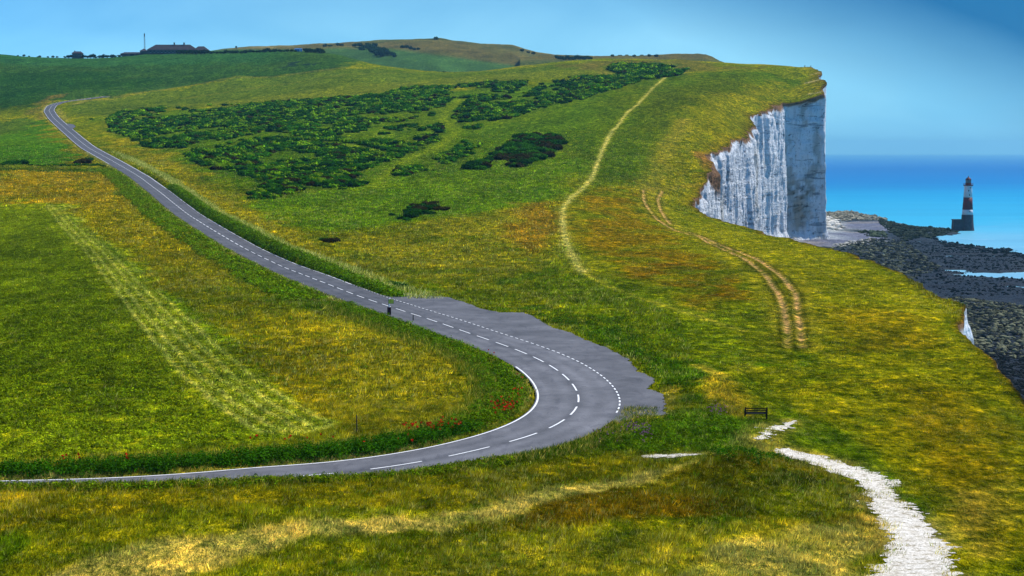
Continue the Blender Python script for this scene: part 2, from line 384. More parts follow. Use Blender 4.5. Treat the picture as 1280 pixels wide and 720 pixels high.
mix(np.exp(-((dRut - .85) / .35) ** 2) * .7, pal(60, 66, 6))  # shadow along the rut edges, painted as dark side lines
WORN[:] = np.maximum(WORN, np.exp(-(dRut / .7) ** 2))
mix(np.exp(-(dRut / .42) ** 2) * sstep(-1.0, .1, n3 + n2 * .5) * .95, pal(206, 166, 124))
for p_ in PATHS:
    d = linedist(GX, GY, np.vstack([p_, p_[:1]]), 4)[0]
    mix(np.exp(-(d / 1.1) ** 2) * sstep(-.3, .3, n3) * .55, pal(176, 156, 92))
# chalk pit / dew pond, bare verge by the top bend
region([(358, 79), (372, 77.5), (395, 77.8), (400, 80), (380, 81.5), (360, 81)], pal(22, 40, 48), .9, .15)
region([(36, 150), (42, 132), (60, 122), (90, 118), (60, 126), (54, 138), (58, 148)], pal(112, 96, 52), .7, .3)
worn([(95, 131), (105, 128), (125, 125), (140, 124)], 3, pal(176, 160, 96), .7)
worn([(72, 136), (78, 146), (86, 152)], 2.5, pal(160, 148, 84), .7)
# verges, soil at the cliff edge
mix(sstep(.0, .8, dR - HALF) * (1 - sstep(1.0, 2.2, dR - HALF)) * (side > 0) * .6 * (.6 + n2), pal(186, 170, 110))
edge = (ac[:, None] - GX / (GY + 40)) * (GY + 40)
ew = np.clip(GY / 480, .25, 2.0) * (1 + .8 * fbm(GY / 14, GX * 0, 71, 3))
bare = sstep(.0, .4, fbm(GY / 34, GX * 0 + 1.7, 77, 3) + .25)
mix((1 - sstep(ew * 1.2, ew * 4.5, edge)) * .5, pal(100, 84, 12))
mix((1 - sstep(ew * .3, ew * 1.0, edge)) * (.35 + .65 * bare), pal(92, 76, 34))
blob = np.exp(-((GY - 660) / 24) ** 2)
mix((1 - sstep(1 + 3 * blob, 2 + 6 * blob, edge + n3 * 2)) * blob * .9, pal(150, 104, 66))
worn([(1008, 103.5), (1016, 102), (1024, 99.5), (1034, 98.5)], 1.6, pal(225, 205, 185), .95, 3)
worn([(1014, 92), (1022, 90.5), (1028, 89)], 1.3, pal(215, 185, 165), .9, 3)
worn([(1012, 117), (1022, 115.5), (1030, 113)], 1.1, pal(225, 205, 190), .9, 3)
tq = .60 * fbm(GX / 1.3, GY / 3.2, 81, 4) + .36 * fbm(GX / 4, GY / 11, 83, 4) + .28 * fbm(GX / 11, GY / 20, 85, 4) + .22 * fbm(GX / 26, GY / 30, 86, 4)
TQ = tq
tq = tq * (1 - .6 * WORN)
Cc *= np.exp(tq[..., None] * np.array([1.28, 1.04, .9])) * np.array([1.0, .95, .9])
Lc = Cc @ np.array([.3, .6, .1]); ol = pal(120, 112, 14); ol = ol / (ol @ np.array([.3, .6, .1]))
wo = (1 - WORN) * .24 * (1 - sstep(900, 1300, GY)) * (1 - sstep(.0, .25, Cc[..., 2] / (Lc + .01) - .15))
Cc = Cc * (1 - wo[..., None]) + (Lc[..., None] * ol) * wo[..., None]
Cc = 1.10 * Cc / (1 + .9 * Lc[..., None])
Cc = np.clip(Cc, .002, .9)

# ------------------------------------------------------------------ mesh helpers
def mesh_np(name, V, Fc, smooth=True):
    V = np.asarray(V, np.float32).reshape(-1, 3); Fc = np.asarray(Fc, np.int32); k = Fc.shape[1]
    me = bpy.data.meshes.new(name)
    me.vertices.add(len(V)); me.vertices.foreach_set('co', V.ravel())
    me.loops.add(Fc.size); me.loops.foreach_set('vertex_index', Fc.ravel())
    me.polygons.add(len(Fc)); me.polygons.foreach_set('loop_start', np.arange(0, Fc.size, k, dtype=np.int32))
    me.polygons.foreach_set('use_smooth', np.full(len(Fc), smooth))
    me.update(calc_edges=True)
    return me
def set_col(me, C, name='Col'):
    a = me.color_attributes.new(name, 'FLOAT_COLOR', 'POINT')
    C = np.asarray(C, np.float32).reshape(-1, 3)
    a.data.foreach_set('color', np.concatenate([C, np.ones((len(C), 1), np.float32)], 1).ravel())
def link(name, me, mat=None, parent=None, **props):
    o = bpy.data.objects.new(name, me); COL.objects.link(o)
    if mat: me.materials.append(mat)
    if parent: o.parent = parent
    for k, v in props.items(): o[k] = v
    return o
def empty(name, loc, rz=0, **props):
    o = bpy.data.objects.new(name, None); COL.objects.link(o); o.location = loc; o.rotation_euler = (0, 0, rz)
    o.empty_display_size = .3
    for k, v in props.items(): o[k] = v
    return o
def grid_faces(nr, nc):
    i = np.arange(nr - 1)[:, None] * nc + np.arange(nc - 1)[None]
    return np.stack([i, i + 1, i + nc + 1, i + nc], -1).reshape(-1, 4)
class MB:
    """collects boxes, lathes and tubes into one mesh"""
    def __init__(s): s.v = []; s.f = []
    def add(s, vs, fs):
        b = len(s.v); s.v += [tuple(v) for v in vs]; s.f += [tuple(b + i for i in f) for f in fs]
    def box(s, x0, x1, y0, y1, z0, z1, taper=0, shear=0):
        t = taper
        s.add([(x0, y0, z0), (x1, y0, z0), (x1, y1, z0), (x0, y1, z0), (x0 + t, y0 + t + shear, z1), (x1 - t, y0 + t + shear, z1), (x1 - t, y1 - t + shear, z1), (x0 + t, y1 - t + shear, z1)],
              [(3, 2, 1, 0), (4, 5, 6, 7), (0, 1, 5, 4), (1, 2, 6, 5), (2, 3, 7, 6), (3, 0, 4, 7)])
    def lathe(s, prof, cx=0, cy=0, seg=24, cap=True):
        vs = []; fs = []
        for r, z in prof:
            for k in range(seg): vs.append((cx + r * cos(2 * pi * k / seg), cy + r * sin(2 * pi * k / seg), z))
        for j in range(len(prof) - 1):
            for k in range(seg):
                k2 = (k + 1) % seg; fs.append((j * seg + k, j * seg + k2, (j + 1) * seg + k2, (j + 1) * seg + k))
        if cap:
            fs.append(tuple(range(seg - 1, -1, -1))); fs.append(tuple((len(prof) - 1) * seg + k for k in range(seg)))
        s.add(vs, fs)
    def bar(s, a, b, r, seg=6):
        a = np.array(a, float); b = np.array(b, float); d = b - a; L = np.linalg.norm(d); d /= L
        u = np.cross(d, [0, 0, 1.0]); u = u / np.linalg.norm(u) if np.linalg.norm(u) > 1e-3 else np.array([1.0, 0, 0]); w = np.cross(d, u)
        vs = []
        for p in (a, b):
            for k in range(seg):
                q = 2 * pi * k / seg; vs.append(p + r * (u * cos(q) + w * sin(q)))
        fs = [(k, (k + 1) % seg, seg + (k + 1) % seg, seg + k) for k in range(seg)] + [tuple(range(seg - 1, -1, -1)), tuple(range(seg, 2 * seg))]
        s.add(vs, fs)
    def build(s, name, mat, parent=None, smooth=False, bevel=0, **props):
        me = bpy.data.meshes.new(name); me.from_pydata(s.v, [], s.f); me.update()
        if smooth: me.polygons.foreach_set('use_smooth', [True] * len(me.polygons))
        o = link(name, me, mat, parent, **props)
        if bevel:
            m = o.modifiers.new('bevel', 'BEVEL'); m.width = bevel; m.segments = 2
        return o

# ------------------------------------------------------------------ materials
def new_mat(name):
    m = bpy.data.materials.new(name); m.use_nodes = True; nt = m.node_tree
    b = nt.nodes['Principled BSDF']; b.inputs['Specular IOR Level'].default_value = .2
    return m, nt, b
def N(nt, t, **kw):
    n = nt.nodes.new(t)
    for k, v in kw.items():
        if k in n.inputs.keys() if isinstance(k, str) else False: n.inputs[k].default_value = v
        else: setattr(n, k, v)
    return n
def noise(nt, vec, scale, detail=4, rough=.55, dist=0):
    n = nt.nodes.new('ShaderNodeTexNoise'); n.inputs['Scale'].default_value = scale; n.inputs['Detail'].default_value = detail
    n.inputs['Roughness'].default_value = rough; n.inputs['Distortion'].default_value = dist
    nt.links.new(vec, n.inputs['Vector']); return n.outputs['Fac']
def ramp(nt, fac, stops):
    r = nt.nodes.new('ShaderNodeValToRGB'); e = r.color_ramp.elements
    while len(e) < len(stops): e.new(.5)
    for k, (p, c) in enumerate(stops):
        e[k].position = p; e[k].color = (*c, 1) if len(c) == 3 else c
    nt.links.new(fac, r.inputs['Fac']); return r.outputs['Color']
def mixc(nt, fac, a, b, mode='MIX'):
    m = nt.nodes.new('ShaderNodeMix'); m.data_type = 'RGBA'; m.blend_type = mode; m.clamp_result = False
    for s_, v in ((m.inputs[0], fac), (m.inputs[6], a), (m.inputs[7], b)):
        if isinstance(v, (int, float)): s_.default_value = v
        elif isinstance(v, tuple): s_.default_value = (*v, 1) if len(v) == 3 else v
        else: nt.links.new(v, s_)
    return m.outputs[2]
def math_(nt, op, a, b=0.0, c=0.0):
    m = nt.nodes.new('ShaderNodeMath'); m.operation = op
    for s_, v in zip(m.inputs, (a, b, c)):
        if isinstance(v, (int, float)): s_.default_value = v
        else: nt.links.new(v, s_)
    return m.outputs[0]
def posvec(nt, scale=(1, 1, 1)):
    g = nt.nodes.new('ShaderNodeNewGeometry'); m = nt.nodes.new('ShaderNodeMapping'); m.inputs['Scale'].default_value = scale
    nt.links.new(g.outputs['Position'], m.inputs['Vector']); return m.outputs[0]
def bumpn(nt, b, h, strength, dist):
    n = nt.nodes.new('ShaderNodeBump'); n.inputs['Strength'].default_value = strength; n.inputs['Distance'].default_value = dist
    nt.links.new(h, n.inputs['Height']); nt.links.new(n.outputs[0], b.inputs['Normal'])
def simple(name, col, rough=.7, var=.25, scale=3, metallic=0):
    m, nt, b = new_mat(name)
    f = noise(nt, posvec(nt), scale, 4)
    c = ramp(nt, f, [(.25, tuple(x * (1 - var) for x in col)), (.75, tuple(min(1, x * (1 + var)) for x in col))])
    nt.links.new(c, b.inputs['Base Color']); b.inputs['Roughness'].default_value = rough; b.inputs['Metallic'].default_value = metallic
    return m

M = {}
# ground
m, nt, b = new_mat('downland_turf'); M['turf'] = m
at = nt.nodes.new('ShaderNodeAttribute'); at.attribute_name = 'Col'
P = posvec(nt); Pa = posvec(nt, (1, .6, 1))
nA = noise(nt, P, .35, 6, .62); nB = noise(nt, Pa, 1.6, 5, .7); nC = noise(nt, Pa, 6.0, 3, .7)
v1 = ramp(nt, nB, [(.34, (.22, .30, .2)), (.47, (.80, .86, .7)), (.56, (1.25, 1.2, 1.1)), (.70, (2.5, 2.25, 1.5))])
nD = noise(nt, posvec(nt, (1, .5, 1)), .62, 5, .75); nE = noise(nt, posvec(nt, (.6, .8, 1)), .5, 4, .7)
v4 = ramp(nt, nD, [(.34, (.34, .48, .3)), (.5, (1, 1, .9)), (.68, (2.0, 1.8, 1.3))]); v5 = ramp(nt, nE, [(.36, (.55, .66, .5)), (.5, (1, 1, 1)), (.64, (1.5, 1.42, 1.3))])
v2 = ramp(nt, nC, [(.30, (.55, .62, .5)), (.50, (.98, 1.0, .95)), (.72, (1.7, 1.5, 1.5))])
v3 = ramp(nt, nA, [(.30, (.62, .84, .7)), (.50, (1.0, 1.0, 1.0)), (.70, (1.32, 1.2, 1.1))])
c = mixc(nt, 1.0, at.outputs['Color'], v1, 'MULTIPLY'); c = mixc(nt, 1.0, c, v2, 'MULTIPLY'); c = mixc(nt, 1.0, c, v3, 'MULTIPLY'); c = mixc(nt, 1.0, c, v4, 'MULTIPLY'); c = mixc(nt, 1.0, c, v5, 'MULTIPLY')
nt.links.new(c, b.inputs['Base Color']); b.inputs['Roughness'].default_value = 1; b.inputs['Specular IOR Level'].default_value = 0
hh = math_(nt, 'ADD', math_(nt, 'MULTIPLY', nD, 1.6), math_(nt, 'ADD', nB, math_(nt, 'MULTIPLY', nC, .4))); bumpn(nt, b, hh, 1.0, .8)
# blades and leaves with their own colour
def leafy(name, trans=.35, gloss=.0):
    m = bpy.data.materials.new(name); m.use_nodes = True; nt = m.node_tree; nt.nodes.clear()
    out = nt.nodes.new('ShaderNodeOutputMaterial'); at = nt.nodes.new('ShaderNodeAttribute'); at.attribute_name = 'Col'
    d = nt.nodes.new('ShaderNodeBsdfDiffuse'); t_ = nt.nodes.new('ShaderNodeBsdfTranslucent'); mx = nt.nodes.new('ShaderNodeMixShader'); mx.inputs[0].default_value = trans
    f = noise(nt, posvec(nt), 1.7, 3); c = mixc(nt, 1.0, at.outputs['Color'], ramp(nt, f, [(.3, (.7, .75, .7)), (.7, (1.3, 1.22, 1.2))]), 'MULTIPLY')
    for q in (d, t_): nt.links.new(c, q.inputs['Color'])
    nt.links.new(d.outputs[0], mx.inputs[1]); nt.links.new(t_.outputs[0], mx.inputs[2]); nt.links.new(mx.outputs[0], out.inputs['Surface'])
    return m
M['blade'] = leafy('grass_blade', .4); M['leaf'] = leafy('scrub_leaf', .22); M['petal'] = leafy('petal', .35)
# tarmac
m, nt, b = new_mat('tarmac'); M['tarmac'] = m
P = posvec(nt); f = noise(nt, P, .25, 6, .6, .4); g = noise(nt, P, 14, 3, .7); h_ = noise(nt, posvec(nt, (1, .35, 1)), .9, 5, .6, .8)
at = nt.nodes.new('ShaderNodeAttribute'); at.attribute_name = 'Col'
c = ramp(nt, f, [(.3, (.080, .080, .085)), (.7, (.150, .149, .156))]); c = mixc(nt, 1, c, at.outputs['Color'], 'MULTIPLY')
cr = noise(nt, P, 1.1, 7, .8, 1.2); c = mixc(nt, 1, c, ramp(nt, cr, [(.36, (.55, .55, .57)), (.40, (1, 1, 1)), (.62, (1, 1, 1)), (.7, (1.25, 1.25, 1.25))]), 'MULTIPLY'); c = mixc(nt, 1, c, ramp(nt, g, [(.3, (.82, .82, .82)), (.7, (1.2, 1.2, 1.2))]), 'MULTIPLY')
c = mixc(nt, 1, c, ramp(nt, h_, [(.36, (.80, .80, .82)), (.46, (1, 1, 1))]), 'MULTIPLY')
nt.links.new(c, b.inputs['Base Color']); b.inputs['Roughness'].default_value = .8; bumpn(nt, b, g, .3, .02)
m, nt, b = new_mat('road_paint'); M['paint'] = m
f = noise(nt, posvec(nt), 5, 4, .7); c = ramp(nt, f, [(.25, (.4, .4, .38)), (.42, (.82, .82, .8))]); nt.links.new(c, b.inputs['Base Color']); b.inputs['Roughness'].default_value = .6
# chalk path
m, nt, b = new_mat('chalk_gravel'); M['gravel'] = m
P = posvec(nt, (1, 1.8, 1)); f = noise(nt, P, 1.4, 6, .75); g = noise(nt, P, 6, 4, .7)
c = ramp(nt, f, [(.33, (.16, .15, .05)), (.40, (.52, .45, .33)), (.48, (.76, .70, .59)), (.66, (.90, .85, .76))]); c = mixc(nt, 1, c, ramp(nt, g, [(.38, (.40, .36, .28)), (.48, (.9, .9, .88)), (.6, (1.08, 1.08, 1.08))]), 'MULTIPLY')
nt.links.new(c, b.inputs['Base Color']); b.inputs['Roughness'].default_value = .9; bumpn(nt, b, math_(nt, 'ADD', f, g), .8, .12)
# chalk cliff
m, nt, b = new_mat('chalk_cliff'); M['chalk'] = m
at = nt.nodes.new('ShaderNodeAttribute'); at.attribute_name = 'Col'
P = posvec(nt, (.16, .16, 1.0)); Pz = posvec(nt, (.5, .5, .06)); P3 = posvec(nt)
strat = noise(nt, P, .33, 5, .7, .3); streak = noise(nt, Pz, 1.1, 5, .65); crack = noise(nt, P3, .5, 6, .7, .6)
c = mixc(nt, 1, at.outputs['Color'], ramp(nt, strat, [(.385, (.45, .47, .50)), (.415, (.97, .97, .97)), (.6, (1, 1, 1)), (.66, (.86, .86, .84))]), 'MULTIPLY')
c = mixc(nt, .8, c, ramp(nt, streak, [(.33, (.68, .68, .68)), (.5, (1, 1, 1))]), 'MULTIPLY')
c = mixc(nt, 1, c, ramp(nt, crack, [(.36, (.30, .30, .32)), (.41, (1, 1, 1))]), 'MULTIPLY')
nt.links.new(c, b.inputs['Base Color']); b.inputs['Roughness'].default_value = .95; b.inputs['Specular IOR Level'].default_value = .05
bumpn(nt, b, math_(nt, 'ADD', math_(nt, 'MULTIPLY', streak, 1.2), math_(nt, 'ADD', crack, math_(nt, 'MULTIPLY', strat, .7))), .9, 2.2)
# foreshore
m, nt, b = new_mat('foreshore_rock'); M['shore'] = m
at = nt.nodes.new('ShaderNodeAttribute'); at.attribute_name = 'Col'
P = posvec(nt); f = noise(nt, P, .22, 7, .72); g = noise(nt, P, .9, 5, .7)
c = mixc(nt, 1, at.outputs['Color'], ramp(nt, f, [(.3, (.35, .4, .45)), (.5, (.9, .95, 1)), (.68, (1.9, 1.9, 1.7)), (.8, (4, 4, 3.4))]), 'MULTIPLY')
c = mixc(nt, 1, c, ramp(nt, g, [(.3, (.3, .32, .36)), (.7, (1.1, 1.15, 1.2))]), 'MULTIPLY')
nt.links.new(c, b.inputs['Base Color']); b.inputs['Roughness'].default_value = .6; b.inputs['Specular IOR Level'].default_value = .10; bumpn(nt, b, math_(nt, 'ADD', f, math_(nt, 'MULTIPLY', g, .4)), 1, 2.2)
# sea
m, nt, b = new_mat('sea_water'); M['sea'] = m
geo = nt.nodes.new('ShaderNodeNewGeometry'); sx = nt.nodes.new('ShaderNodeSeparateXYZ'); nt.links.new(geo.outputs['Position'], sx.inputs[0])
warpn = noise(nt, posvec(nt, (.0008, .0011, 0)), 1, 4, .6)
yy = math_(nt, 'ADD', sx.outputs['Y'], math_(nt, 'MULTIPLY', math_(nt, 'SUBTRACT', warpn, .5), 900))
lg = math_(nt, 'DIVIDE', math_(nt, 'SUBTRACT', math_(nt, 'LOGARITHM', yy, 10), 2.9), 1.6)     # 0 at 800 m, 1 at 32 km
c = ramp(nt, lg, [(0, (.20, .44, .56)), (.085, (.14, .42, .56)), (.14, (.04, .38, .56)), (.25, (.010, .31, .54)), (.35, (.002, .17, .43)), (.50, (.001, .12, .37)), (.9, (.05, .24, .45))])
strk = noise(nt, posvec(nt, (.002, .012, 0)), 1, 5, .6); c = mixc(nt, 1, c, ramp(nt, strk, [(.3, (.86, .88, .92)), (.7, (1.12, 1.1, 1.08))]), 'MULTIPLY')
fo = noise(nt, posvec(nt, (.03, .11, 0)), 1, 6, .7); near_ = ramp(nt, lg, [(.10, (1, 1, 1)), (.17, (0, 0, 0))])
fm = math_(nt, 'MULTIPLY', ramp(nt, fo, [(.60, (0, 0, 0)), (.68, (1, 1, 1))]), near_); c = mixc(nt, math_(nt, 'MULTIPLY', fm, .7), c, (.62, .72, .78))
nt.links.new(c, b.inputs['Base Color']); b.inputs['Roughness'].default_value = .35; b.inputs['Specular IOR Level'].default_value = .12
wv = noise(nt, posvec(nt, (.05, .12, .1)), 1, 6, .65); bumpn(nt, b, wv, .35, 1.2)

# ------------------------------------------------------------------ land mesh, with a turned-down turf lip at the cliff
V = np.stack([GX, GY, H], -1)
lip = V[:, -1:].copy(); lip[..., 0] += .15; lip[..., 2] -= np.clip(GY[:, -1:] / 700, .35, 1.3)
Vl = np.concatenate([V, lip], 1)
me = mesh_np('terrain', Vl, grid_faces(NR, NC + 1))
Cl = np.concatenate([Cc, Cc[:, -1:]], 1); Cl[:, -1] = pal(84, 62, 36)
set_col(me, Cl)
link('terrain', me, M['turf'], kind='structure')

# ------------------------------------------------------------------ cliff
sub = 4
j0 = 0; j1 = int(np.searchsorted(ys, 1500))
tt = np.arange(j0, j1 - 1 + 1e-9, 1 / sub)
jj = np.clip(tt.astype(int), 0, NR - 2); fr = tt - jj
ex_, ey_, ez_ = [V[jj, -1, k] * (1 - fr) + V[jj + 1, -1, k] * fr for k in range(3)]
arc = np.r_[0, np.cumsum(np.hypot(np.diff(ex_), np.diff(ey_)))]
kk = np.exp(-.5 * (np.arange(-30, 31) / 12) ** 2); kk /= kk.sum()
tx = np.convolve(np.pad(np.gradient(ex_), 30, 'edge'), kk, 'valid'); ty = np.convolve(np.pad(np.gradient(ey_), 30, 'edge'), kk, 'valid')
L = np.hypot(tx, ty); nx, ny = ty / L, -tx / L
NV = 96; kz = np.linspace(0, 1, NV)[None] ** 1.15
AR = arc[:, None]; top = ez_[:, None] - .3; Z = top * (1 - kz) + (-2.0) * kz
depth = top - Z
isf = (sstep(980, 988, ey_) * (1 - sstep(996, 1000, ey_)))[:, None]          # the flat shaded buttress
grow = sstep(0, 5, depth)
AR2 = AR + 0 * kz
flute = (1 - np.abs(fbm(AR2 / 16, Z / 160, 91, 3))) * 4.2 + (1 - np.abs(fbm(AR2 / 5.5, Z / 70, 95, 3))) * 1.8
tw = (AR2 / 34 + .8 * fbm(AR2 / 60, Z / 200, 94, 2)) % 1.0
flute += 3.4 * (np.where(tw < .72, tw / .72, (1 - tw) / .28) - .5)
flute *= (1 - .8 * isf)
fine = fbm(AR2 / 1.5, Z / 14, 97, 4) * 1.0 + fbm(AR2 / 7, Z / 14, 99, 5) * 1.2
ledge = (np.floor(Z / 7.5 + fbm(AR2 / 40, Z * 0, 93, 2) * .6)) * -.10
disp = grow * (flute - 4.2 + fine) + depth * (.035 + .03 * fbm(AR2 / 60, Z / 90, 89, 2)) + .25 + 1.1 * ((Z / 7.3 + .2 * fbm(AR2 / 30, Z / 30, 117, 3)) % 1.0 - .5) * grow * (.25 + .5 * isf) + .15 * ((Z / 2.6 + .6 * fbm(AR2 / 9, Z / 12, 118, 3)) % 1.0 - .5) * grow
keep_ = (1 - .75 * sstep(996, 1008, ey_) * (1 - sstep(1200, 1300, ey_))) * (1 - .25 * (1 - sstep(400, 450, ey_))); disp = disp * keep_[:, None] - (grow * 1.2) * sstep(996, 1008, ey_)[:, None]
foot_ = np.clip(1 - Z / 12, 0, 1) ** 2 * (3 + 5 * (fbm(AR2 / 25, Z * 0 + 4, 87, 2) + .4).clip(0))
disp += foot_
VX = ex_[:, None] + nx[:, None] * disp; VY = ey_[:, None] + ny[:, None] * disp
VX[:, 0] = ex_ + .1; VY[:, 0] = ey_
me = mesh_np('cliff', np.stack([VX, VY, Z], -1), grid_faces(len(tt), NV)[:, ::-1])
white = np.array([.84, .87, .89]); C = np.broadcast_to(white, VX.shape + (3,)).copy()
def mixC(C, m, col):
    m = np.clip(m, 0, 1)[..., None]; return C * (1 - m) + np.array(col) * m
st1 = fbm(AR2 / 14, Z / 22, 101, 5)
C = mixC(C, (1 - isf) * sstep(-.1, .4, fbm(AR2 / 1.2, Z / 6, 115, 4)) * .5, (.60, .67, .74))
C = mixC(C, isf * sstep(-.15, .35, st1 - (Z - 30) / 120) * .55, (.42, .36, .26))
dk = np.exp(-((Z - 26 + 6 * fbm(AR2 / 8, Z / 8, 104, 3)) / 14) ** 2) * isf * np.exp(-((AR2 - np.interp(991, ey_, arc)) / 12) ** 2)
C = mixC(C, dk * sstep(-.05, .25, fbm(AR2 / 3.5, Z / 3.0, 103, 5)) * 1.1, (.10, .07, .04))
C = mixC(C, isf * sstep(.1, .35, fbm(AR2 / 5, Z / 12, 113, 5)) * .5, (.30, .22, .12))
C = mixC(C, sstep(.3, .6, fbm(AR2 / 30, Z / 50, 105, 4)) * .45, (.5, .44, .32))
soilt = (1.0 + 3 * (fbm(AR2 / 20, Z * 0, 107, 3) + .2).clip(0)) * np.clip(ey_[:, None] / 600, .6, 1.4)
soilt = soilt + 13 * np.exp(-((ey_[:, None] - 650) / 24) ** 2)
C = mixC(C, 1 - sstep(soilt * .5, soilt, depth + 2.0 * fbm(AR2 / 4, Z / 4, 109, 3)), (.27, .15, .075))
set_col(me, C); link('cliff', me, M['chalk'], kind='structure')

# ------------------------------------------------------------------ sea
def polar_sheet(name, radii, seg, z, mat, cy0=0):
    vs = [(0, cy0, z)]; fs = []
    a = np.linspace(0, 2 * pi, seg, endpoint=False)
    for r in radii: vs += [(r * sin(q), cy0 + r * cos(q), z) for q in a]
    fs = [(0, 1 + (k + 1) % seg, 1 + k) for k in range(seg)]
    me_v = vs
    for j in range(len(radii) - 1):
        for k in range(seg):
            k2 = (k + 1) % seg; p = 1 + j * seg
            fs.append((p + k, p + k2, p + seg + k2, p + seg + k))
    me = bpy.data.meshes.new(name); me.from_pydata(me_v, [], fs); me.update()
    return link(name, me, mat, kind='structure')
polar_sheet('sea', [300, 1000, 3000, 9000, 30000], 96, 0, M['sea'])
# deep ground sheet under everything landward (closes the land behind and beside the view)
# ------------------------------------------------------------------ foreshore
def sz(px): 
    x, y, _ = at_z(np.array([p[0] for p in px], float), np.array([p[1] for p in px], float), .5); return np.stack([x, y], -1)
fy = np.exp(np.linspace(math.log(250), math.log(1750), 620)); fa = np.linspace(.05, .56, 520)
FX = fy[:, None] * fa[None]; FY = np.broadcast_to(fy[:, None], FX.shape).copy()
shore_poly = np.vstack([sz([(1000, 266), (1035, 267), (1065, 267), (1100, 271.5), (1118, 279), (1135, 283), (1160, 284.5), (1194, 287), (1206, 291.5), (1168, 296), (1182, 303), (1240, 309), (1290, 318)]), [[420, 800], [480, 600], [480, 240], [20, 240], [10, 1700]]])
fw = FX + fbm(FX / 25, FY / 25, 121, 4) * 14; fz = FY + fbm(FX / 25, FY / 25, 125, 4) * 30
land = area(fw, fz, shore_poly, 9.0)
def blobpoly(cu, cv, ru, rv, tilt=0.0):
    q = np.linspace(0, 2 * pi, 22, endpoint=False); return sz([(cu + ru * cos(a) * (1 + .12 * sin(3 * a)), cv + rv * sin(a) + tilt * cos(a) * ru) for a in q])
sand = np.maximum(area(fw, fz, blobpoly(1092, 283.5, 48, 5.6, .05), 7.0), area(fw, fz, blobpoly(1050, 299.5, 52, 9.0, -.05), 7.0))
pool = np.maximum(area(fw, fz, sz([(1196, 344), (1235, 341), (1300, 340), (1310, 352), (1250, 350)]), 7.0), area(fw, fz, sz([(1246, 359), (1310, 356), (1310, 362), (1270, 363)]), 5.0))
ridge = 1 - np.abs(fbm(FX / 22 + FY / 60, FY / 16, 131, 4))
fh = -1.6 + land * 2.3 + (fbm(FX / 30, FY / 30, 135, 4) * .75 + (ridge - .6) * 1.3 + fbm(FX / 5, FY / 5, 137, 4) * .7) * (1 - sand * .92) * (.35 + .65 * land) - pool * 2.6 + sand * .5
fcx = coast_x(FY)
fh -= 1.5 * sstep(.22, .42, fbm(FX / 46, FY / 15, 139, 4)) * sstep(620, 760, FY) * (1 - sand) * (1 - sstep(1150, 1250, FY)) * sstep(120, 190, FX)
foot2 = np.clip(1 - (FX - fcx) / 28, 0, 1); fh += foot2 * 2.2
spit = np.exp(-((FX - np.interp(FY, [1100, 1160, 1220, 1300, 1500], [330, 345, 335, 318, 300])) / 22) ** 2) * sstep(1130, 1180, FY) * (1 - sstep(1500, 1650, FY))
fh += spit * .9
me = mesh_np('beach', np.stack([FX, FY, fh], -1), grid_faces(len(fy), len(fa)))
C = np.broadcast_to(np.array([.010, .016, .026]), FX.shape + (3,)).copy()
nb = fbm(FX / 18, FY / 26, 141, 5)
C = mixC(C, sstep(.0, .5, nb) * .5, (.028, .034, .036))
pale = area(fw, fz, sz([(1180, 385), (1200, 372), (1260, 385), (1330, 400), (1330, 445), (1240, 432), (1200, 420)]), 14.0)
C = mixC(C, pale * sstep(-.4, .3, nb) * .6, (.075, .08, .055))
pale2 = area(fw, fz, sz([(1040, 312), (1090, 300), (1130, 303), (1160, 330), (1130, 340), (1080, 325)]), 14.0)
C = mixC(C, pale2 * sstep(-.3, .4, nb) * .6, (.06, .07, .055))
C = mixC(C, area(fw, fz, sz([(1000, 264), (1100, 270), (1125, 280), (1100, 277), (1050, 276), (1000, 282)]), 8.0) * .85, (.19, .18, .14))
C = mixC(C, sand * .95, (.185, .175, .225)); C = mixC(C, sand * sstep(.0, .4, fbm(FX / 60, FY / 30, 143, 3)) * .7, (.32, .25, .20))
C = mixC(C, (sand * (1 - sand) * 4) * .7 * sstep(-.4, .2, nb), (.42, .41, .38))
C = mixC(C, foot2 * .8 * sstep(-.3, .3, nb), (.55, .55, .52))
debris = area(fw, fz, sz([(1010, 268), (1040, 268), (1058, 288), (1048, 292), (1010, 292)]), 9.0); C = mixC(C, debris * .7, (.6, .58, .52))
C = mixC(C, sstep(.15, -.5, fh) * .7, (.05, .14, .18))
set_col(me, C); link('beach', me, M['shore'], kind='structure')
def shore_h(x, y):
    j = np.clip(np.searchsorted(fy, y) - 1, 0, len(fy) - 2); a = (x / y - fa[0]) / (fa[1] - fa[0]); i = np.clip(a.astype(int), 0, len(fa) - 2)
    return fh[j, i]

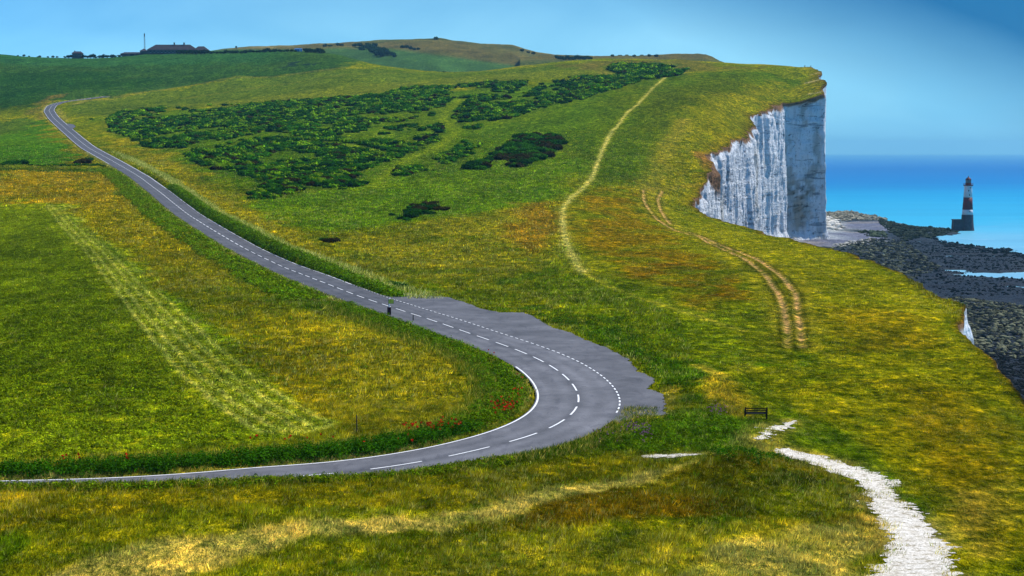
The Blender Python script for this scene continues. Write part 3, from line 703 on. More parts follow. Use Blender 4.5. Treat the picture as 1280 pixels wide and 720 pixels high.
# ------------------------------------------------------------------ far hill beyond the crests
def far_hill(name, sky, d0, front, cols):
    """sky: skyline pixels at depth d0; the slope falls toward the camera over 'front' metres"""
    us = np.array([p[0] for p in sky], float); vs_ = np.array([p[1] for p in sky], float)
    U = np.linspace(us[0], us[-1], 420); Vv = np.interp(U, us, vs_) + fbm(U / 9, U * 0, 151, 3) * .35
    zt = CAM_Z + ray(U, Vv)[1] * d0; ax = ray(U, Vv)[0]
    rows = np.concatenate([np.linspace(-1, 0, 70)[:-1], np.linspace(0, 1, 24)])
    X = np.zeros((len(rows), len(U))); Y = X.copy(); Zz = X.copy()
    for j, r in enumerate(rows):
        yy = d0 + (r * front if r < 0 else r * 700)
        X[j] = ax * (yy if r < 0 else yy); Y[j] = yy
        prof = 1 - (abs(r) ** 1.7) * (.62 if r < 0 else .5)
        Zz[j] = 60 + (zt - 60) * prof + (fbm(X[j] / 120, Y[j] / 120, 155, 3) * 5 + fbm(X[j] / 30, Y[j] / 30, 158, 3) * 1.5) * (min(1, abs(r) * 6))
    me = mesh_np(name, np.stack([X, Y, Zz], -1), grid_faces(len(rows), len(U)))
    C = np.broadcast_to(np.array(cols[0]), X.shape + (3,)).copy()
    q = fbm(X / 160, Y / 260, 161, 4)
    C = mixC(C, sstep(-.2, .3, q), cols[1])
    C0_ = (1 + .35 * fbm(X / 40, Y / 60, 163, 4) + .25 * fbm(X / 12, Y / 20, 165, 3))
    C = C * C0_[..., None]
    C = mixC(C, sstep(.25, .5, fbm(X / 200, Y / 35, 167, 4)) * .5, (.17, .13, .06))
    uu = X / Y * F * cos(PITCH) + 640
    vproj = 189.2 - (Zz - 60) / Y * F
    return me, C, uu, vproj, (X, Y, Zz)
brown = (.105, .085, .030); brown2 = (.075, .082, .028); green = (.045, .10, .032)
skyB = [(260, 67), (300, 63), (340, 61), (385, 58.2), (430, 56.5), (470, 54.8), (520, 51.8), (550, 51.2), (572, 54.5), (600, 58), (640, 59.6), (652, 63.5), (670, 69.5), (700, 72), (760, 75)]
me, C, uu, vp, hillB = far_hill('hill', skyB, 2650, 780, (brown, brown2))
gm = sstep(0, 1, (uu - 380) / 40) * (1 - sstep(-10, 30, uu - (430 + (vp - 56) * 7.5))) + (1 - sstep(360, 420, uu)) * sstep(61, 66, vp)
C = mixC(C, gm * sstep(60, 64, vp + 2 * fbm(uu / 12, vp / 3, 169, 3)), green)
C = C * np.exp(.5 * fbm(hillB[0] / 70, hillB[1] / 50, 168, 5) + .4 * fbm(hillB[0] / 18, hillB[1] / 30, 170, 3))[..., None]
set_col(me, C); link('hill', me, M['turf'], kind='structure')
skyC = [(650, 72.5), (690, 71), (740, 70.8), (790, 71), (830, 70.4), (870, 69.6), (882, 69.8), (890, 72.5), (900, 77), (915, 82), (930, 90)]
me, C, uu, vp, hillC = far_hill('hill', skyC, 2150, 480, (brown, brown2))
C = mixC(C, sstep(74, 78, vp) * .5, (.06, .10, .03))
set_col(me, C); link('hill', me, M['turf'], kind='structure')
def hill_pt(hp, u, v):
    X, Y, Zz = hp
    uu = X / Y * F * cos(PITCH) + 640; vp = 189.2 - (Zz - 60) / Y * F
    k = np.argmin(((uu - u) ** 2 + (vp - v) ** 2)[:70]); j, i = divmod(k, X.shape[1])
    return X[j, i], Y[j, i], Zz[j, i]

# ------------------------------------------------------------------ road, apron, paint
def road_h(x, y): return lookup(H0, x, y)
tang = np.gradient(ROAD, axis=0); tang /= np.hypot(tang[:, 0], tang[:, 1])[:, None]
nrm = np.stack([-tang[:, 1], tang[:, 0]], -1)
def strip(name, st0, st1, off0, off1, lift, mat, n_across=2, step=1.0):
    m = max(2, int((st1 - st0) / step) + 1); t = np.linspace(st0, st1, m)
    px = np.interp(t, ROAD_ST, ROAD[:, 0]); py = np.interp(t, ROAD_ST, ROAD[:, 1])
    qx = np.interp(t, ROAD_ST, nrm[:, 0]); qy = np.interp(t, ROAD_ST, nrm[:, 1])
    offs = np.linspace(off0, off1, n_across)
    X = px[:, None] + qx[:, None] * offs; Y = py[:, None] + qy[:, None] * offs
    Zz = road_h(X, Y) + lift + .00018 * Y
    return np.stack([X, Y, Zz], -1), grid_faces(m, n_across)
NA = 31; Rv, Rf = strip('road', 0, ROAD_ST[-1], -HALF, HALF, .02, None, NA)
# keep faces looking up
def up(V, Fc):
    a, b_, c_ = V[Fc[:, 0]], V[Fc[:, 1]], V[Fc[:, 2]]
    nz = np.cross(b_ - a, c_ - a)[:, 2]; Fc = Fc.copy(); k = nz < 0; Fc[k] = Fc[k][:, ::-1]; return Fc
Rv = Rv.reshape(-1, 3)
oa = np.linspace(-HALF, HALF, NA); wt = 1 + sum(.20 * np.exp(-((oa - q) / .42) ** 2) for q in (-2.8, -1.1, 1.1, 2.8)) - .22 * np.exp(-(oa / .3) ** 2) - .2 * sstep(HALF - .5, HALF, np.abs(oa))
dk = .66 + .34 * sstep(st_bend - 100, st_bend - 30, np.linspace(0, ROAD_ST[-1], len(Rv) // NA))  # viewing-angle brightness painted into the tarmac colour: darker before the bend, lighter from it
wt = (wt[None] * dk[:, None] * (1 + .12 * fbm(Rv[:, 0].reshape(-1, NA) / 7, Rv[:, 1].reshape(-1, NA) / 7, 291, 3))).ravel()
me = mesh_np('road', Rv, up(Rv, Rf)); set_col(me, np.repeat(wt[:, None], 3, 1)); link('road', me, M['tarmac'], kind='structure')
def raster_sheet(name, polys, cell, ragged, lift, mat, hfun, seed, cut=0.0, freq=1.5, **props):
    x0 = min(p[:, 0].min() for p in polys) - 1; x1 = max(p[:, 0].max() for p in polys) + 1
    y0 = min(p[:, 1].min() for p in polys) - 1; y1 = max(p[:, 1].max() for p in polys) + 1
    cy_ = cell * 1.6
    gx = np.arange(x0, x1, cell); gy = np.arange(y0, y1, cy_)
    X, Y = np.meshgrid(gx, gy)
    sd = np.full(X.shape, -1e9)
    for p in polys:
        d = linedist(X, Y, np.vstack([p, p[:1]]), 3)[0]; sd = np.maximum(sd, np.where(inside(X, Y, p), 1, -1) * np.minimum(d, 3))
    m = sd + ragged * (fbm(X / freq, Y / (freq * 1.0), seed, 4) + .8 * fbm(X / (freq * .5), Y / (freq * .35), seed + 7, 3)) > cut
    mm = m[:-1, :-1]
    j, i = np.where(mm); nc = X.shape[1]
    f = np.stack([j * nc + i, j * nc + i + 1, (j + 1) * nc + i + 1, (j + 1) * nc + i], -1)
    used, inv = np.unique(f, return_inverse=True); f = inv.reshape(f.shape)
    X = X.ravel()[used]; Y = Y.ravel()[used]; Zz = hfun(X, Y) + lift
    me = mesh_np(name, np.stack([X, Y, Zz], -1), f); set_col(me, np.repeat((.92 + .22 * fbm(X / 6, Y / 9, 293, 4))[:, None], 3, 1)); return link(name, me, mat, **props)
raster_sheet('road', [APRON], .12, .35, .014 + .03, M['tarmac'], lambda x, y: road_h(x, y) - .03 + .00018 * y - .004, 171, kind='structure')
raster_sheet('road', [LAYBY], .5, .3, .1, M['tarmac'], lambda x, y: road_h(x, y) + .00018 * y, 172, kind='structure')
PATH_OBJ = [raster_sheet('path', [p], .085, .75, .03, M['gravel'], lambda x, y: lookup(H, x, y), 175 + k, cut=.05, freq=1.1, kind='structure') for k, p in enumerate(PATHS)]
# paint
pv = []; pf = []
def paint(a, b_, o0, o1):
    global pv, pf
    v_, f_ = strip('', a, b_, o0, o1, .036, None, 2, .6)
    v_ = v_.reshape(-1, 3); k = sum(len(q) for q in pv); pv.append(v_); pf.append(up(v_, f_) + k)
def st_at(u, v):
    p = cast([(u, v)])[0]; return ROAD_ST[np.argmin(np.hypot(ROAD[:, 0] - p[0], ROAD[:, 1] - p[1]))]
sA = st_at(400, 352)
s_ = 4.0
while s_ < st_at(300, 308):
    paint(s_, s_ + 4.0, -.10, .10); s_ += 6.0
while s_ < ROAD_ST[-1]:
    paint(s_, s_ + 4.2, -.075, .075); s_ += 6.6
# which side is the inner (field) side?
fp = cast([(300, 450)])[0]
kx = np.argmin(np.hypot(ROAD[:, 0] - fp[0], ROAD[:, 1] - fp[1])); sgn = np.sign(((fp - ROAD[kx]) * nrm[kx]).sum())
sI = st_at(700, 462)
paint(sI - 2, ROAD_ST[-1], sgn * (HALF - .28), sgn * (HALF - .12))
paint(0, st_at(150, 206), sgn * (HALF - .32), sgn * (HALF - .14))
paint(0, st_at(448, 356), -sgn * (HALF - .36), -sgn * (HALF - .18))
s_ = st_at(448, 356) + .5
while s_ < st_bend + 1.5:
    paint(s_, s_ + .95, -sgn * (HALF - .27), -sgn * (HALF - .13)); s_ += 1.7
me = mesh_np('road_marking', np.vstack(pv), np.vstack(pf)); link('road_marking', me, M['paint'], kind='structure')

# ------------------------------------------------------------------ grass blades and verge plants
def in_frame(x, y, margin=.03):
    return np.abs(x / y) < .337 + margin
def on_hard(x, y):
    h = lookup(paved.astype(float), x, y) > .35
    for p in PATHS:
        d = linedist(x, y, np.vstack([p, p[:1]]), 2)[0]
        h |= inside(x, y, p) & (d > .1 + .9 * rng.random(len(x)) ** 2)
    return h
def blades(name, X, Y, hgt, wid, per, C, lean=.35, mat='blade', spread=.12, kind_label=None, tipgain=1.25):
    n = len(X)
    X = np.repeat(X, per) + rng.normal(0, spread, n * per); Y = np.repeat(Y, per) + rng.normal(0, spread, n * per)
    hgt = np.repeat(hgt, per) * rng.uniform(.5, 1.2, n * per); wid = np.repeat(wid, per) * rng.uniform(.7, 1.3, n * per)
    C = np.repeat(C, per, 0) * 1.62 * np.exp(rng.normal(0, .42, (n * per, 1)))
    Zb = lookup(H, X, Y) - .03
    a = rng.uniform(0, 2 * pi, n * per); ca, sa = np.cos(a) * wid, np.sin(a) * wid * .6
    la = rng.normal(0, lean, n * per) + .15; lb = rng.normal(0, lean, n * per)
    V = np.stack([np.stack([X - ca, Y - sa, Zb], -1), np.stack([X + ca, Y + sa, Zb], -1), np.stack([X + la * hgt, Y + lb * hgt, Zb + hgt], -1)], 1)
    me = mesh_np(name, V.reshape(-1, 3), np.arange(n * per * 3).reshape(-1, 3), smooth=False)
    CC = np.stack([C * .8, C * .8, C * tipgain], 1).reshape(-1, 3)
    set_col(me, CC)
    return link(name, me, M[mat], kind='stuff')
def scatter(n, y0, y1, pw=1.0):
    y = np.sqrt(rng.uniform(y0 ** 2, y1 ** 2, n)) if pw == 1 else (rng.uniform(0, 1, n) ** pw) * (y1 - y0) + y0
    x = rng.uniform(-.37, .37, n) * y
    k = x < coast_x(y) - .3
    return x[k], y[k]
crop_tab = cropm
CROPW = cast(CROP)
RIGHTW = cast([(985, 561), (1055, 580), (1119, 604), (1193, 720), (1194, 740), (1500, 740), (1290, 480), (1215, 420), (1130, 345), (1040, 308), (880, 270), (740, 240), (700, 260), (740, 340), (850, 400), (870, 460), (940, 520)])
def do_grass(x, y, base_h, wid, per):
    k = ~on_hard(x, y); x, y = x[k], y[k]
    cm_ = lookup(CROPM, x, y); k = rng.random(len(x)) > np.maximum(cm_ * .8, np.clip(lookup(WORN, x, y) * 1.3, 0, .97)); x, y = x[k], y[k]
    C = lookup(Cc, x, y)
    g = vnoise(x / 1.3, y / 2.0, 201); g2 = rng.random(len(x)); lum = C.sum(-1)
    short = inside(x, y, RIGHTW)
    h = base_h * (.55 + .9 * g) * np.where(short, .38, 1)
    cl_ = .9 * fbm(x / .55, y / .8, 241, 3) + .6 * fbm(x / 2.2, y / 3.2, 245, 3)
    C = C * (.55 + .8 * g2 ** 1.4)[:, None] * np.exp(cl_[:, None] * np.array([1.4, 1.2, 1.0])); h = np.minimum(h * np.clip(1 + .8 * cl_, .35, 1.6), base_h * 1.5)
    straw = (rng.random(len(x)) < .10 + .22 * sstep(-.1, .5, fbm(x / 6, y / 12, 251, 3)))
    C[straw] = C[straw] * .35 + np.array(pal(190, 180, 92)) * .46
    gr = (rng.random(len(x)) < .12); C[gr] = C[gr] * .5 + np.array(pal(60, 120, 6)) * .5
    return x, y, h, np.full(len(x), wid), per, C
x, y = scatter(90000, 66, 132)
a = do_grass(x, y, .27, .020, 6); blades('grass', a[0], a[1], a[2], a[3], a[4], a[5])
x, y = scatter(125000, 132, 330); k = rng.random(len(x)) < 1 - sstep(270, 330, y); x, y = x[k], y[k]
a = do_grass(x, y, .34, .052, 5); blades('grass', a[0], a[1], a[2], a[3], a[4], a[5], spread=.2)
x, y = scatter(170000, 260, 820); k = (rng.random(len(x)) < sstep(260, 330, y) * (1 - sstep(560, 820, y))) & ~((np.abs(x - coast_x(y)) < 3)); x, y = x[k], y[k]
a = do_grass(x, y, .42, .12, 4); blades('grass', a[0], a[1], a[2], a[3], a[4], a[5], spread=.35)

def along(st0, st1, o0, o1, n):
    t = rng.uniform(st0, st1, n); o = rng.uniform(min(o0, o1), max(o0, o1), n)
    px = np.interp(t, ROAD_ST, ROAD[:, 0]) + np.interp(t, ROAD_ST, nrm[:, 0]) * o; py = np.interp(t, ROAD_ST, ROAD[:, 1]) + np.interp(t, ROAD_ST, nrm[:, 1]) * o
    return px, py, t, o
def leaves(name, X, Y, R, HG, per, size, cols, **props):
    """mounds of small leaves, one set of leaves per plant"""
    n = len(X); m = n * per
    th = rng.uniform(0, 2 * pi, m); ph = np.arccos(rng.uniform(-.1, 1, m)); r = rng.uniform(.55, 1.05, m) ** .6
    r_ = np.repeat(R, per) * r; hx = np.repeat(HG, per) * r
    cx = np.repeat(X, per) + r_ * np.sin(ph) * np.cos(th); cy_ = np.repeat(Y, per) + r_ * np.sin(ph) * np.sin(th)
    Zb = np.repeat(lookup(H, X, Y), per); cz_ = Zb + hx * np.cos(ph) * .95 + .05
    sz_ = size * rng.uniform(.6, 1.4, m)
    nv = np.stack([np.sin(ph) * np.cos(th), np.sin(ph) * np.sin(th), np.cos(ph) + .3], -1) + rng.normal(0, .45, (m, 3)); nv /= np.linalg.norm(nv, axis=1)[:, None]
    u = np.cross(nv, rng.normal(0, 1, (m, 3))); u /= np.linalg.norm(u, axis=1)[:, None]; w = np.cross(nv, u)
    c0 = np.stack([cx, cy_, cz_], -1); s1 = sz_[:, None]
    V = np.stack([c0 - u * s1, c0 - w * s1 * .5, c0 + u * s1, c0 + w * s1 * .5], 1).reshape(-1, 3)
    me = mesh_np(name, V, np.arange(m * 4).reshape(-1, 4), smooth=False)
    C = np.repeat(cols, per, 0) * rng.uniform(.6, 1.6, (m, 1)) * 1.75; set_col(me, np.repeat(C, 4, 0))
    return link(name, me, M['leaf'], **props)
def vcols(n, base, var=.25):
    c = np.array(base)[None] * rng.uniform(1 - var, 1 + var, (n, 1)); c = c * rng.uniform(.85, 1.15, (n, 3)); return c
G1 = pal(46, 88, 6) * .66; G2 = pal(96, 118, 6) * .72; G3 = pal(28, 76, 14)
# nettles and cow parsley along the inside of the bend
x, y, t_, o_ = along(st_bend + 12, ROAD_ST[-1], sgn * (HALF + .9), sgn * (HALF + 3.6), 900)
leaves('verge_plants', x, y, rng.uniform(.4, .85, len(x)), rng.uniform(.55, 1.15, len(x)), 60, .085, vcols(len(x), G1), kind='stuff')
x, y, t_, o_ = along(st_bend - 95, st_bend + 14, sgn * (HALF + .9), sgn * (HALF + 4.6), 900)
leaves('verge_plants', x, y, rng.uniform(.4, .9, len(x)), rng.uniform(.4, .95, len(x)), 50, .10, vcols(len(x), G1 * .6 + G2 * .5, .45), kind='stuff')
x, y, t_, o_ = along(st_bend - 95, ROAD_ST[-1], sgn * (HALF + 3.2), sgn * (HALF + 6.2), 11000)
k = rng.random(len(x)) < 1.25 - np.abs(np.abs(o_) - HALF - 3.8) / 2.2; x, y = x[k], y[k]
C = np.where(rng.random((len(x), 1)) < .35, pal(184, 172, 60), pal(92, 116, 8)) * .62; blades('grass', x, y, rng.uniform(.3, .8, len(x)), np.full(len(x), .035), 4, C)
# bank on the camera's side
x, y, t_, o_ = along(st_bend + 22, ROAD_ST[-1], -sgn * (HALF + .5), -sgn * (HALF + 3), 700)
leaves('verge_plants', x, y, rng.uniform(.3, .6, len(x)), rng.uniform(.2, .5, len(x)), 36, .08, vcols(len(x), G2 * .8, .4), kind='stuff')
x, y, t_, o_ = along(st_bend - 2, ROAD_ST[-1], -sgn * (HALF + .2), -sgn * (HALF + 3), 9000)
C = np.where(rng.random((len(x), 1)) < .3, pal(190, 170, 70), pal(74, 100, 8)) * .7; blades('grass', x, y, rng.uniform(.2, .55, len(x)), np.full(len(x), .03), 4, C)
# hedge-like bank on the seaward side of the straight
x, y, t_, o_ = along(st_at(195, 236), st_at(470, 372), -sgn * (HALF + .4), -sgn * (HALF + 3.2), 2300)
leaves('hedge_bank', x, y, rng.uniform(.5, 1.2, len(x)), rng.uniform(.5, 1.3, len(x)), 34, .17, vcols(len(x), G1 * .6 + G2 * .55, .5), kind='stuff')
x, y, t_, o_ = along(st_at(160, 212), st_at(470, 372), sgn * (HALF + 1), sgn * (HALF + 8), 2300)
leaves('verge_plants', x, y, rng.uniform(.5, 1.3, len(x)), rng.uniform(.3, .9, len(x)), 26, .18, vcols(len(x), G1 * .35 + G2 * .8, .55), kind='stuff')
x, y, t_, o_ = along(st_at(120, 190), st_at(480, 376), sgn * (HALF + .1), sgn * (HALF + 1.0), 5000)
blades('grass', x, y, rng.uniform(.2, .55, len(x)), np.full(len(x), .07), 4, np.where(rng.random((len(x), 1)) < .5, pal(206, 196, 120), pal(130, 140, 30)) * .6, spread=.3)
x, y, t_, o_ = along(st_at(120, 190), st_at(480, 376), -sgn * (HALF + 2.8), -sgn * (HALF + 7), 9000)
k = rng.random(len(x)) < np.clip((t_ - st_at(120, 190)) / 90, 0, 1); x, y = x[k], y[k]
C = np.where(rng.random((len(x), 1)) < .5, pal(200, 194, 104), pal(110, 126, 14)) * .85; blades('grass', x, y, rng.uniform(.5, 1.0, len(x)), np.full(len(x), .07), 4, C, spread=.4)
# tufts at the end of the tarmac, green mounds by the bench
def patch(px, n):
    P = cast(px); out = []
    x = rng.uniform(P[:, 0].min(), P[:, 0].max(), n * 6); y = rng.uniform(P[:, 1].min(), P[:, 1].max(), n * 6)
    k = inside(x, y, P); return x[k][:n], y[k][:n]
x, y = patch([(740, 552), (790, 530), (840, 522), (905, 522), (935, 545), (900, 562), (820, 568), (750, 568)], 230)
leaves('verge_plants', x, y, rng.uniform(.3, .7, len(x)), rng.uniform(.2, .6, len(x)), 44, .08, vcols(len(x), G1 * .6 + G2 * .5, .5), kind='stuff')
x, y = patch([(780, 398), (840, 450), (880, 470), (860, 500), (830, 480), (780, 440), (700, 408), (650, 385)], 260)
leaves('verge_plants', x, y, rng.uniform(.4, 1.2, len(x)), rng.uniform(.15, .4, len(x)), 36, .11, vcols(len(x), G1 * .6 + G2 * .3, .4), kind='stuff')
x, y = patch([(895, 560), (960, 570), (990, 590), (940, 600), (890, 585)], 60)
leaves('verge_plants', x, y, rng.uniform(.3, .6, len(x)), rng.uniform(.3, .6, len(x)), 40, .08, vcols(len(x), G1, .4), kind='stuff')
# broad-leaved crop in the left field
x, y = patch([(-40, 264), (78, 262), (150, 318), (250, 400), (340, 470), (440, 532), (330, 556), (0, 574), (-60, 576)], 85000)
k = (lookup(CROPM, x, y) > .5) & (rng.random(len(x)) < np.where(linedist(x, y, tl, 9)[0] < 6, .35, 1)) & (fbm(x / 1.1, y / 1.5, 231, 3) > -.22); x, y = x[k], y[k]
lumc = lookup(Cc, x, y)
leaves('crop_plants', x, y, rng.uniform(.18, .34, len(x)), rng.uniform(.10, .24, len(x)), 7, .10, lumc * rng.uniform(.45, 1.15, (len(x), 1)) * np.array([.85, .95, .7]), kind='stuff')
# flowers
def flowers(name, spots, col, size, hgt):
    X = []; Y = []
    for (u, v, ru, rv, k) in spots:
        P = cast([(u + random.gauss(0, ru), v + random.gauss(0, rv)) for _ in range(k)]); X += list(P[:, 0]); Y += list(P[:, 1])
    X = np.array(X); Y = np.array(Y); n_ = len(X); per = 4
    keep = ~on_hard(X, Y); X = X[keep]; Y = Y[keep]; n_ = len(X)
    cx_ = np.repeat(X, per); cy_ = np.repeat(Y, per); cz_ = np.repeat(lookup(H, X, Y) + hgt * rng.uniform(.6, 1.1, n_), per)
    m = n_ * per
    nv = rng.normal(0, 1, (m, 3)); nv[:, 2] += .5; nv /= np.linalg.norm(nv, axis=1)[:, None]
    u = np.cross(nv, rng.normal(0, 1, (m, 3))); u /= np.linalg.norm(u, axis=1)[:, None]; w = np.cross(nv, u)
    c0 = np.stack([cx_, cy_, cz_], -1) + u * size * .4
    V = np.stack([c0 - u * size, c0 - w * size * .8, c0 + u * size, c0 + w * size * .8], 1).reshape(-1, 3)
    me = mesh_np(name, V, np.arange(m * 4).reshape(-1, 4), smooth=False)
    set_col(me, np.repeat(np.array(col)[None] * rng.uniform(.7, 1.2, (m, 1)), 4, 0))
    return link(name, me, M['petal'], kind='stuff')
flowers('poppies', [(622, 441, 7, 3, 22), (630, 516, 8, 5, 40), (540, 543, 12, 3, 34), (570, 540, 5, 3, 14), (515, 543, 5, 2, 10), (80, 584, 2, 1, 3), (102, 583, 2, 1, 3), (160, 584, 3, 2, 6), (455, 560, 60, 3, 14), (645, 497, 4, 8, 12)], (.62, .035, .012), .10, .9)
flowers('pink_wildflowers', [(792, 545, 8, 4, 40), (805, 552, 6, 4, 40), (896, 519, 8, 3, 45), (760, 552, 20, 5, 20)], (.34, .14, .27), .06, .7)

# ------------------------------------------------------------------ bushes
def ico(sub):
    import bmesh
    bm = bmesh.new(); bmesh.ops.create_icosphere(bm, subdivisions=sub, radius=1)
    bm.verts.ensure_lookup_table(); V = np.array([v.co[:] for v in bm.verts]); Fc = np.array([[v.index for v in f.verts] for f in bm.faces]); bm.free(); return V, Fc
ICO1 = ico(1); ICO2 = ico(2); ICO3 = ico(3)
def bush_geo(seed, nleaf, leaf, col, lobes=7, core=ICO2):
    """unit bush: radius about 1, height about .75: several leafy lobes on a dark core"""
    r = np.random.default_rng(seed); Vs = []; Fs = []; Cs = []; b0 = 0
    cen = [(0, 0, .25, .75)] + [(.62 * cos(q) * r.uniform(.6, 1.1), .62 * sin(q) * r.uniform(.6, 1.1), r.uniform(.05, .42), r.uniform(.3, .5)) for q in r.uniform(0, 2 * pi, lobes)]
    tri = []; 
    for (x_, y_, z_, q) in cen:
        V, Fc = core; nn = 1 + .16 * r.normal(0, 1, len(V)); v = V * nn[:, None] * q * .86 * np.array([1, 1, .78]) + np.array([x_, y_, z_])
        v[:, 2] = np.maximum(v[:, 2], -.12)
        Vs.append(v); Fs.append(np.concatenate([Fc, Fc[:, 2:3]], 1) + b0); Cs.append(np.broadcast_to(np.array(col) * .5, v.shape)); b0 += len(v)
    m = nleaf; k = r.integers(0, len(cen), m); cc = np.array(cen)[k]
    nv = r.normal(0, 1, (m, 3)); nv[:, 2] = np.abs(nv[:, 2]) * .9; nv /= np.linalg.norm(nv, axis=1)[:, None]
    c0 = cc[:, :3] + nv * cc[:, 3:4] * r.uniform(.82, 1.14, (m, 1)) * np.array([1, 1, .8]); c0[:, 2] = np.maximum(c0[:, 2], 0)
    n2_ = nv + r.normal(0, .5, (m, 3)); n2_ /= np.linalg.norm(n2_, axis=1)[:, None]
    u = np.cross(n2_, r.normal(0, 1, (m, 3))); u /= np.linalg.norm(u, axis=1)[:, None]; w = np.cross(n2_, u); s1 = leaf * r.uniform(.6, 1.4, (m, 1))
    v = np.stack([c0 - u * s1, c0 - w * s1 * .6, c0 + u * s1, c0 + w * s1 * .6], 1).reshape(-1, 3)
    Vs.append(v); Fs.append(np.arange(m * 4).reshape(-1, 4) + b0)
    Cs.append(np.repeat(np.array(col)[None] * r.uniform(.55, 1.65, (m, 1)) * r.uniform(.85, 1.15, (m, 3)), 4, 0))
    return np.vstack(Vs), np.vstack(Fs), np.vstack(Cs)
def geo_mesh(name, g):
    V, Fc, C = g
    me = bpy.data.meshes.new(name); me.from_pydata(V.tolist(), [], [tuple(dict.fromkeys(f)) for f in Fc.tolist()]); me.update(); set_col(me, C); me.materials.append(M['leaf']); return me
BC = [pal(26, 66, 6) * 1.3, pal(48, 94, 4) * 1.4, pal(34, 78, 8) * 1.35, pal(96, 126, 6) * 1.5, pal(50, 44, 16) * 1.2, pal(18, 54, 16) * 1.3]
NAMES = ['dark green', 'mid green', 'deep green', 'yellowish green', 'brownish', 'blue-green']
protos = [[geo_mesh('bush', bush_geo(300 + 10 * k + j, 520, .085, BC[k])) for j in range(2)] for k in range(6)]
far_geo = [[bush_geo(400 + 10 * k + j, 90, .17, BC[k], 4, ICO1) for j in range(2)] for k in range(6)]
S1 = cast([(133, 150), (150, 140), (240, 133), (330, 129), (420, 122), (480, 119), (500, 110), (560, 106), (700, 98), (790, 96), (800, 103), (770, 112), (720, 125), (680, 134), (630, 148), (590, 160), (556, 168),
           (546, 186), (520, 196), (480, 205), (440, 218), (420, 234), (395, 238), (370, 232), (340, 236), (300, 214), (262, 210), (230, 196), (190, 188), (160, 172), (140, 165)])
S2 = cast([(583, 210), (610, 198), (640, 178), (655, 170), (692, 169), (702, 176), (690, 195), (650, 208), (620, 211)])
S3 = cast([(508, 262), (520, 254), (548, 253), (553, 261), (535, 268), (512, 272)])
S4 = [cast(p) for p in ([(490, 222), (500, 210), (524, 208), (528, 214), (505, 222)], [(545, 200), (560, 196), (566, 202), (552, 206)], [(300, 248), (330, 232), (380, 226), (372, 238), (335, 250)],
                        [(385, 234), (410, 220), (445, 222), (455, 234), (420, 238)], [(550, 196), (580, 178), (600, 180), (590, 192), (565, 204)])]
S5 = cast([(762, 86), (775, 80), (800, 80), (860, 86), (850, 94), (810, 100), (770, 96)])
clear = [resample(cast(p), 5) for p in ([(577, 122), (552, 146), (572, 163), (560, 177), (520, 195), (488, 214), (468, 236)], [(745, 148), (690, 165), (640, 186), (590, 215)], [(380, 176), (440, 182), (480, 192)])]
cand = []
def fill(P, n, dens, r0, r1, cl=True, kinds=(0, 1, 2, 3, 4, 5), wts=(.2, .28, .12, .26, .07, .07)):
    x = rng.uniform(P[:, 0].min(), P[:, 0].max(), n); y = rng.uniform(P[:, 1].min(), P[:, 1].max(), n)
    k = inside(x, y, P) & (fbm(x / 32, y / 60, 211, 4) + fbm(x / 9, y / 14, 215, 3) * .4 > dens)
    if cl:
        for c_ in clear: k &= linedist(x, y, c_, 14)[0] > 5 + 2 * rng.random(n)
    x = x[k]; y = y[k]
    R = rng.uniform(r0, r1, len(x)) * (.8 + .5 * vnoise(x / 20, y / 30, 219))
    kd = rng.choice(kinds, len(x), p=np.array(wts) / sum(wts))
    z = h_rbf(x, y)
    for i in range(len(x)): cand.append((x[i], y[i], R[i], kd[i]))
fill(S1, 30000, -.09, 1.0, 3.2)
fill(S2, 420, -.6, 2.2, 4.2, False, (0, 1, 4), (.5, .3, .4))
fill(S3, 60, -2, 1.1, 2.4, False, (0, 4), (.6, .6))
for q in S4: fill(q, 90, -.6, 1.4, 2.8, False)
fill(S5, 700, -.15, 2.5, 5, False)
for (u, v, r_) in [(403, 302, 1.6), (412, 304, 1.9), (420, 303, 1.3), (490, 268, 1.2), (350, 232, 2.6), (333, 246, 2.2), (540, 266, 1.4), (500, 273, 1.6), (508, 275, 1.4), (517, 270, 1.5), (497, 358, 1.6), (505, 360, 1.4), (489, 357, 1.3), (18, 206, 3.6), (28, 206, 3.4), (10, 206, 2.6), (101, 203, 3.0), (106, 204, 3.4), (96, 205, 2.2), (112, 200, 2.2), (139, 156, 2.5), (114, 150, 1.8)]:
    p = cast([(u, v)])[0]; cand.append((p[0], p[1], r_, random.choice([0, 0, 2, 4])))
# thin row of low bushes on the field boundary
for u in np.linspace(-30, 130, 60):
    p = cast([(u, 207.5 + random.uniform(-.5, .8))])[0]; cand.append((p[0], p[1], random.uniform(.8, 1.6), random.choice([0, 1, 2])))
cand = np.array(cand)
size_px = cand[:, 2] / cand[:, 1]
order = np.argsort(-size_px)
big = order[:300]; rest = order[300:]
S3c = S3.mean(0)
def bush_label(x, y, k):
    u = x / y * F * cos(PITCH) + 640
    if np.hypot(x - S3c[0], y - S3c[1]) < 25: w = 'in the lone clump in open grass right of the road'
    elif inside(np.array([x]), np.array([y]), S2)[0] or np.hypot(*(S2.mean(0) - (x, y))) < 40: w = 'in the dark clump between scrub and footpath'
    elif u < 135 and y < 900: w = 'on the edge of the green field left of the road'
    elif np.min(np.hypot(ROAD[:, 0] - x, ROAD[:, 1] - y)) < 18: w = 'at the roadside by the start of the wide tarmac'
    elif y < 430: w = 'alone in the golden grass right of the road'
    elif u < 300: w = 'at the left end of the hillside scrub'
    elif u < 450: w = 'in the middle of the hillside scrub'
    else: w = 'at the right of the hillside scrub by the grassy path'
    return w
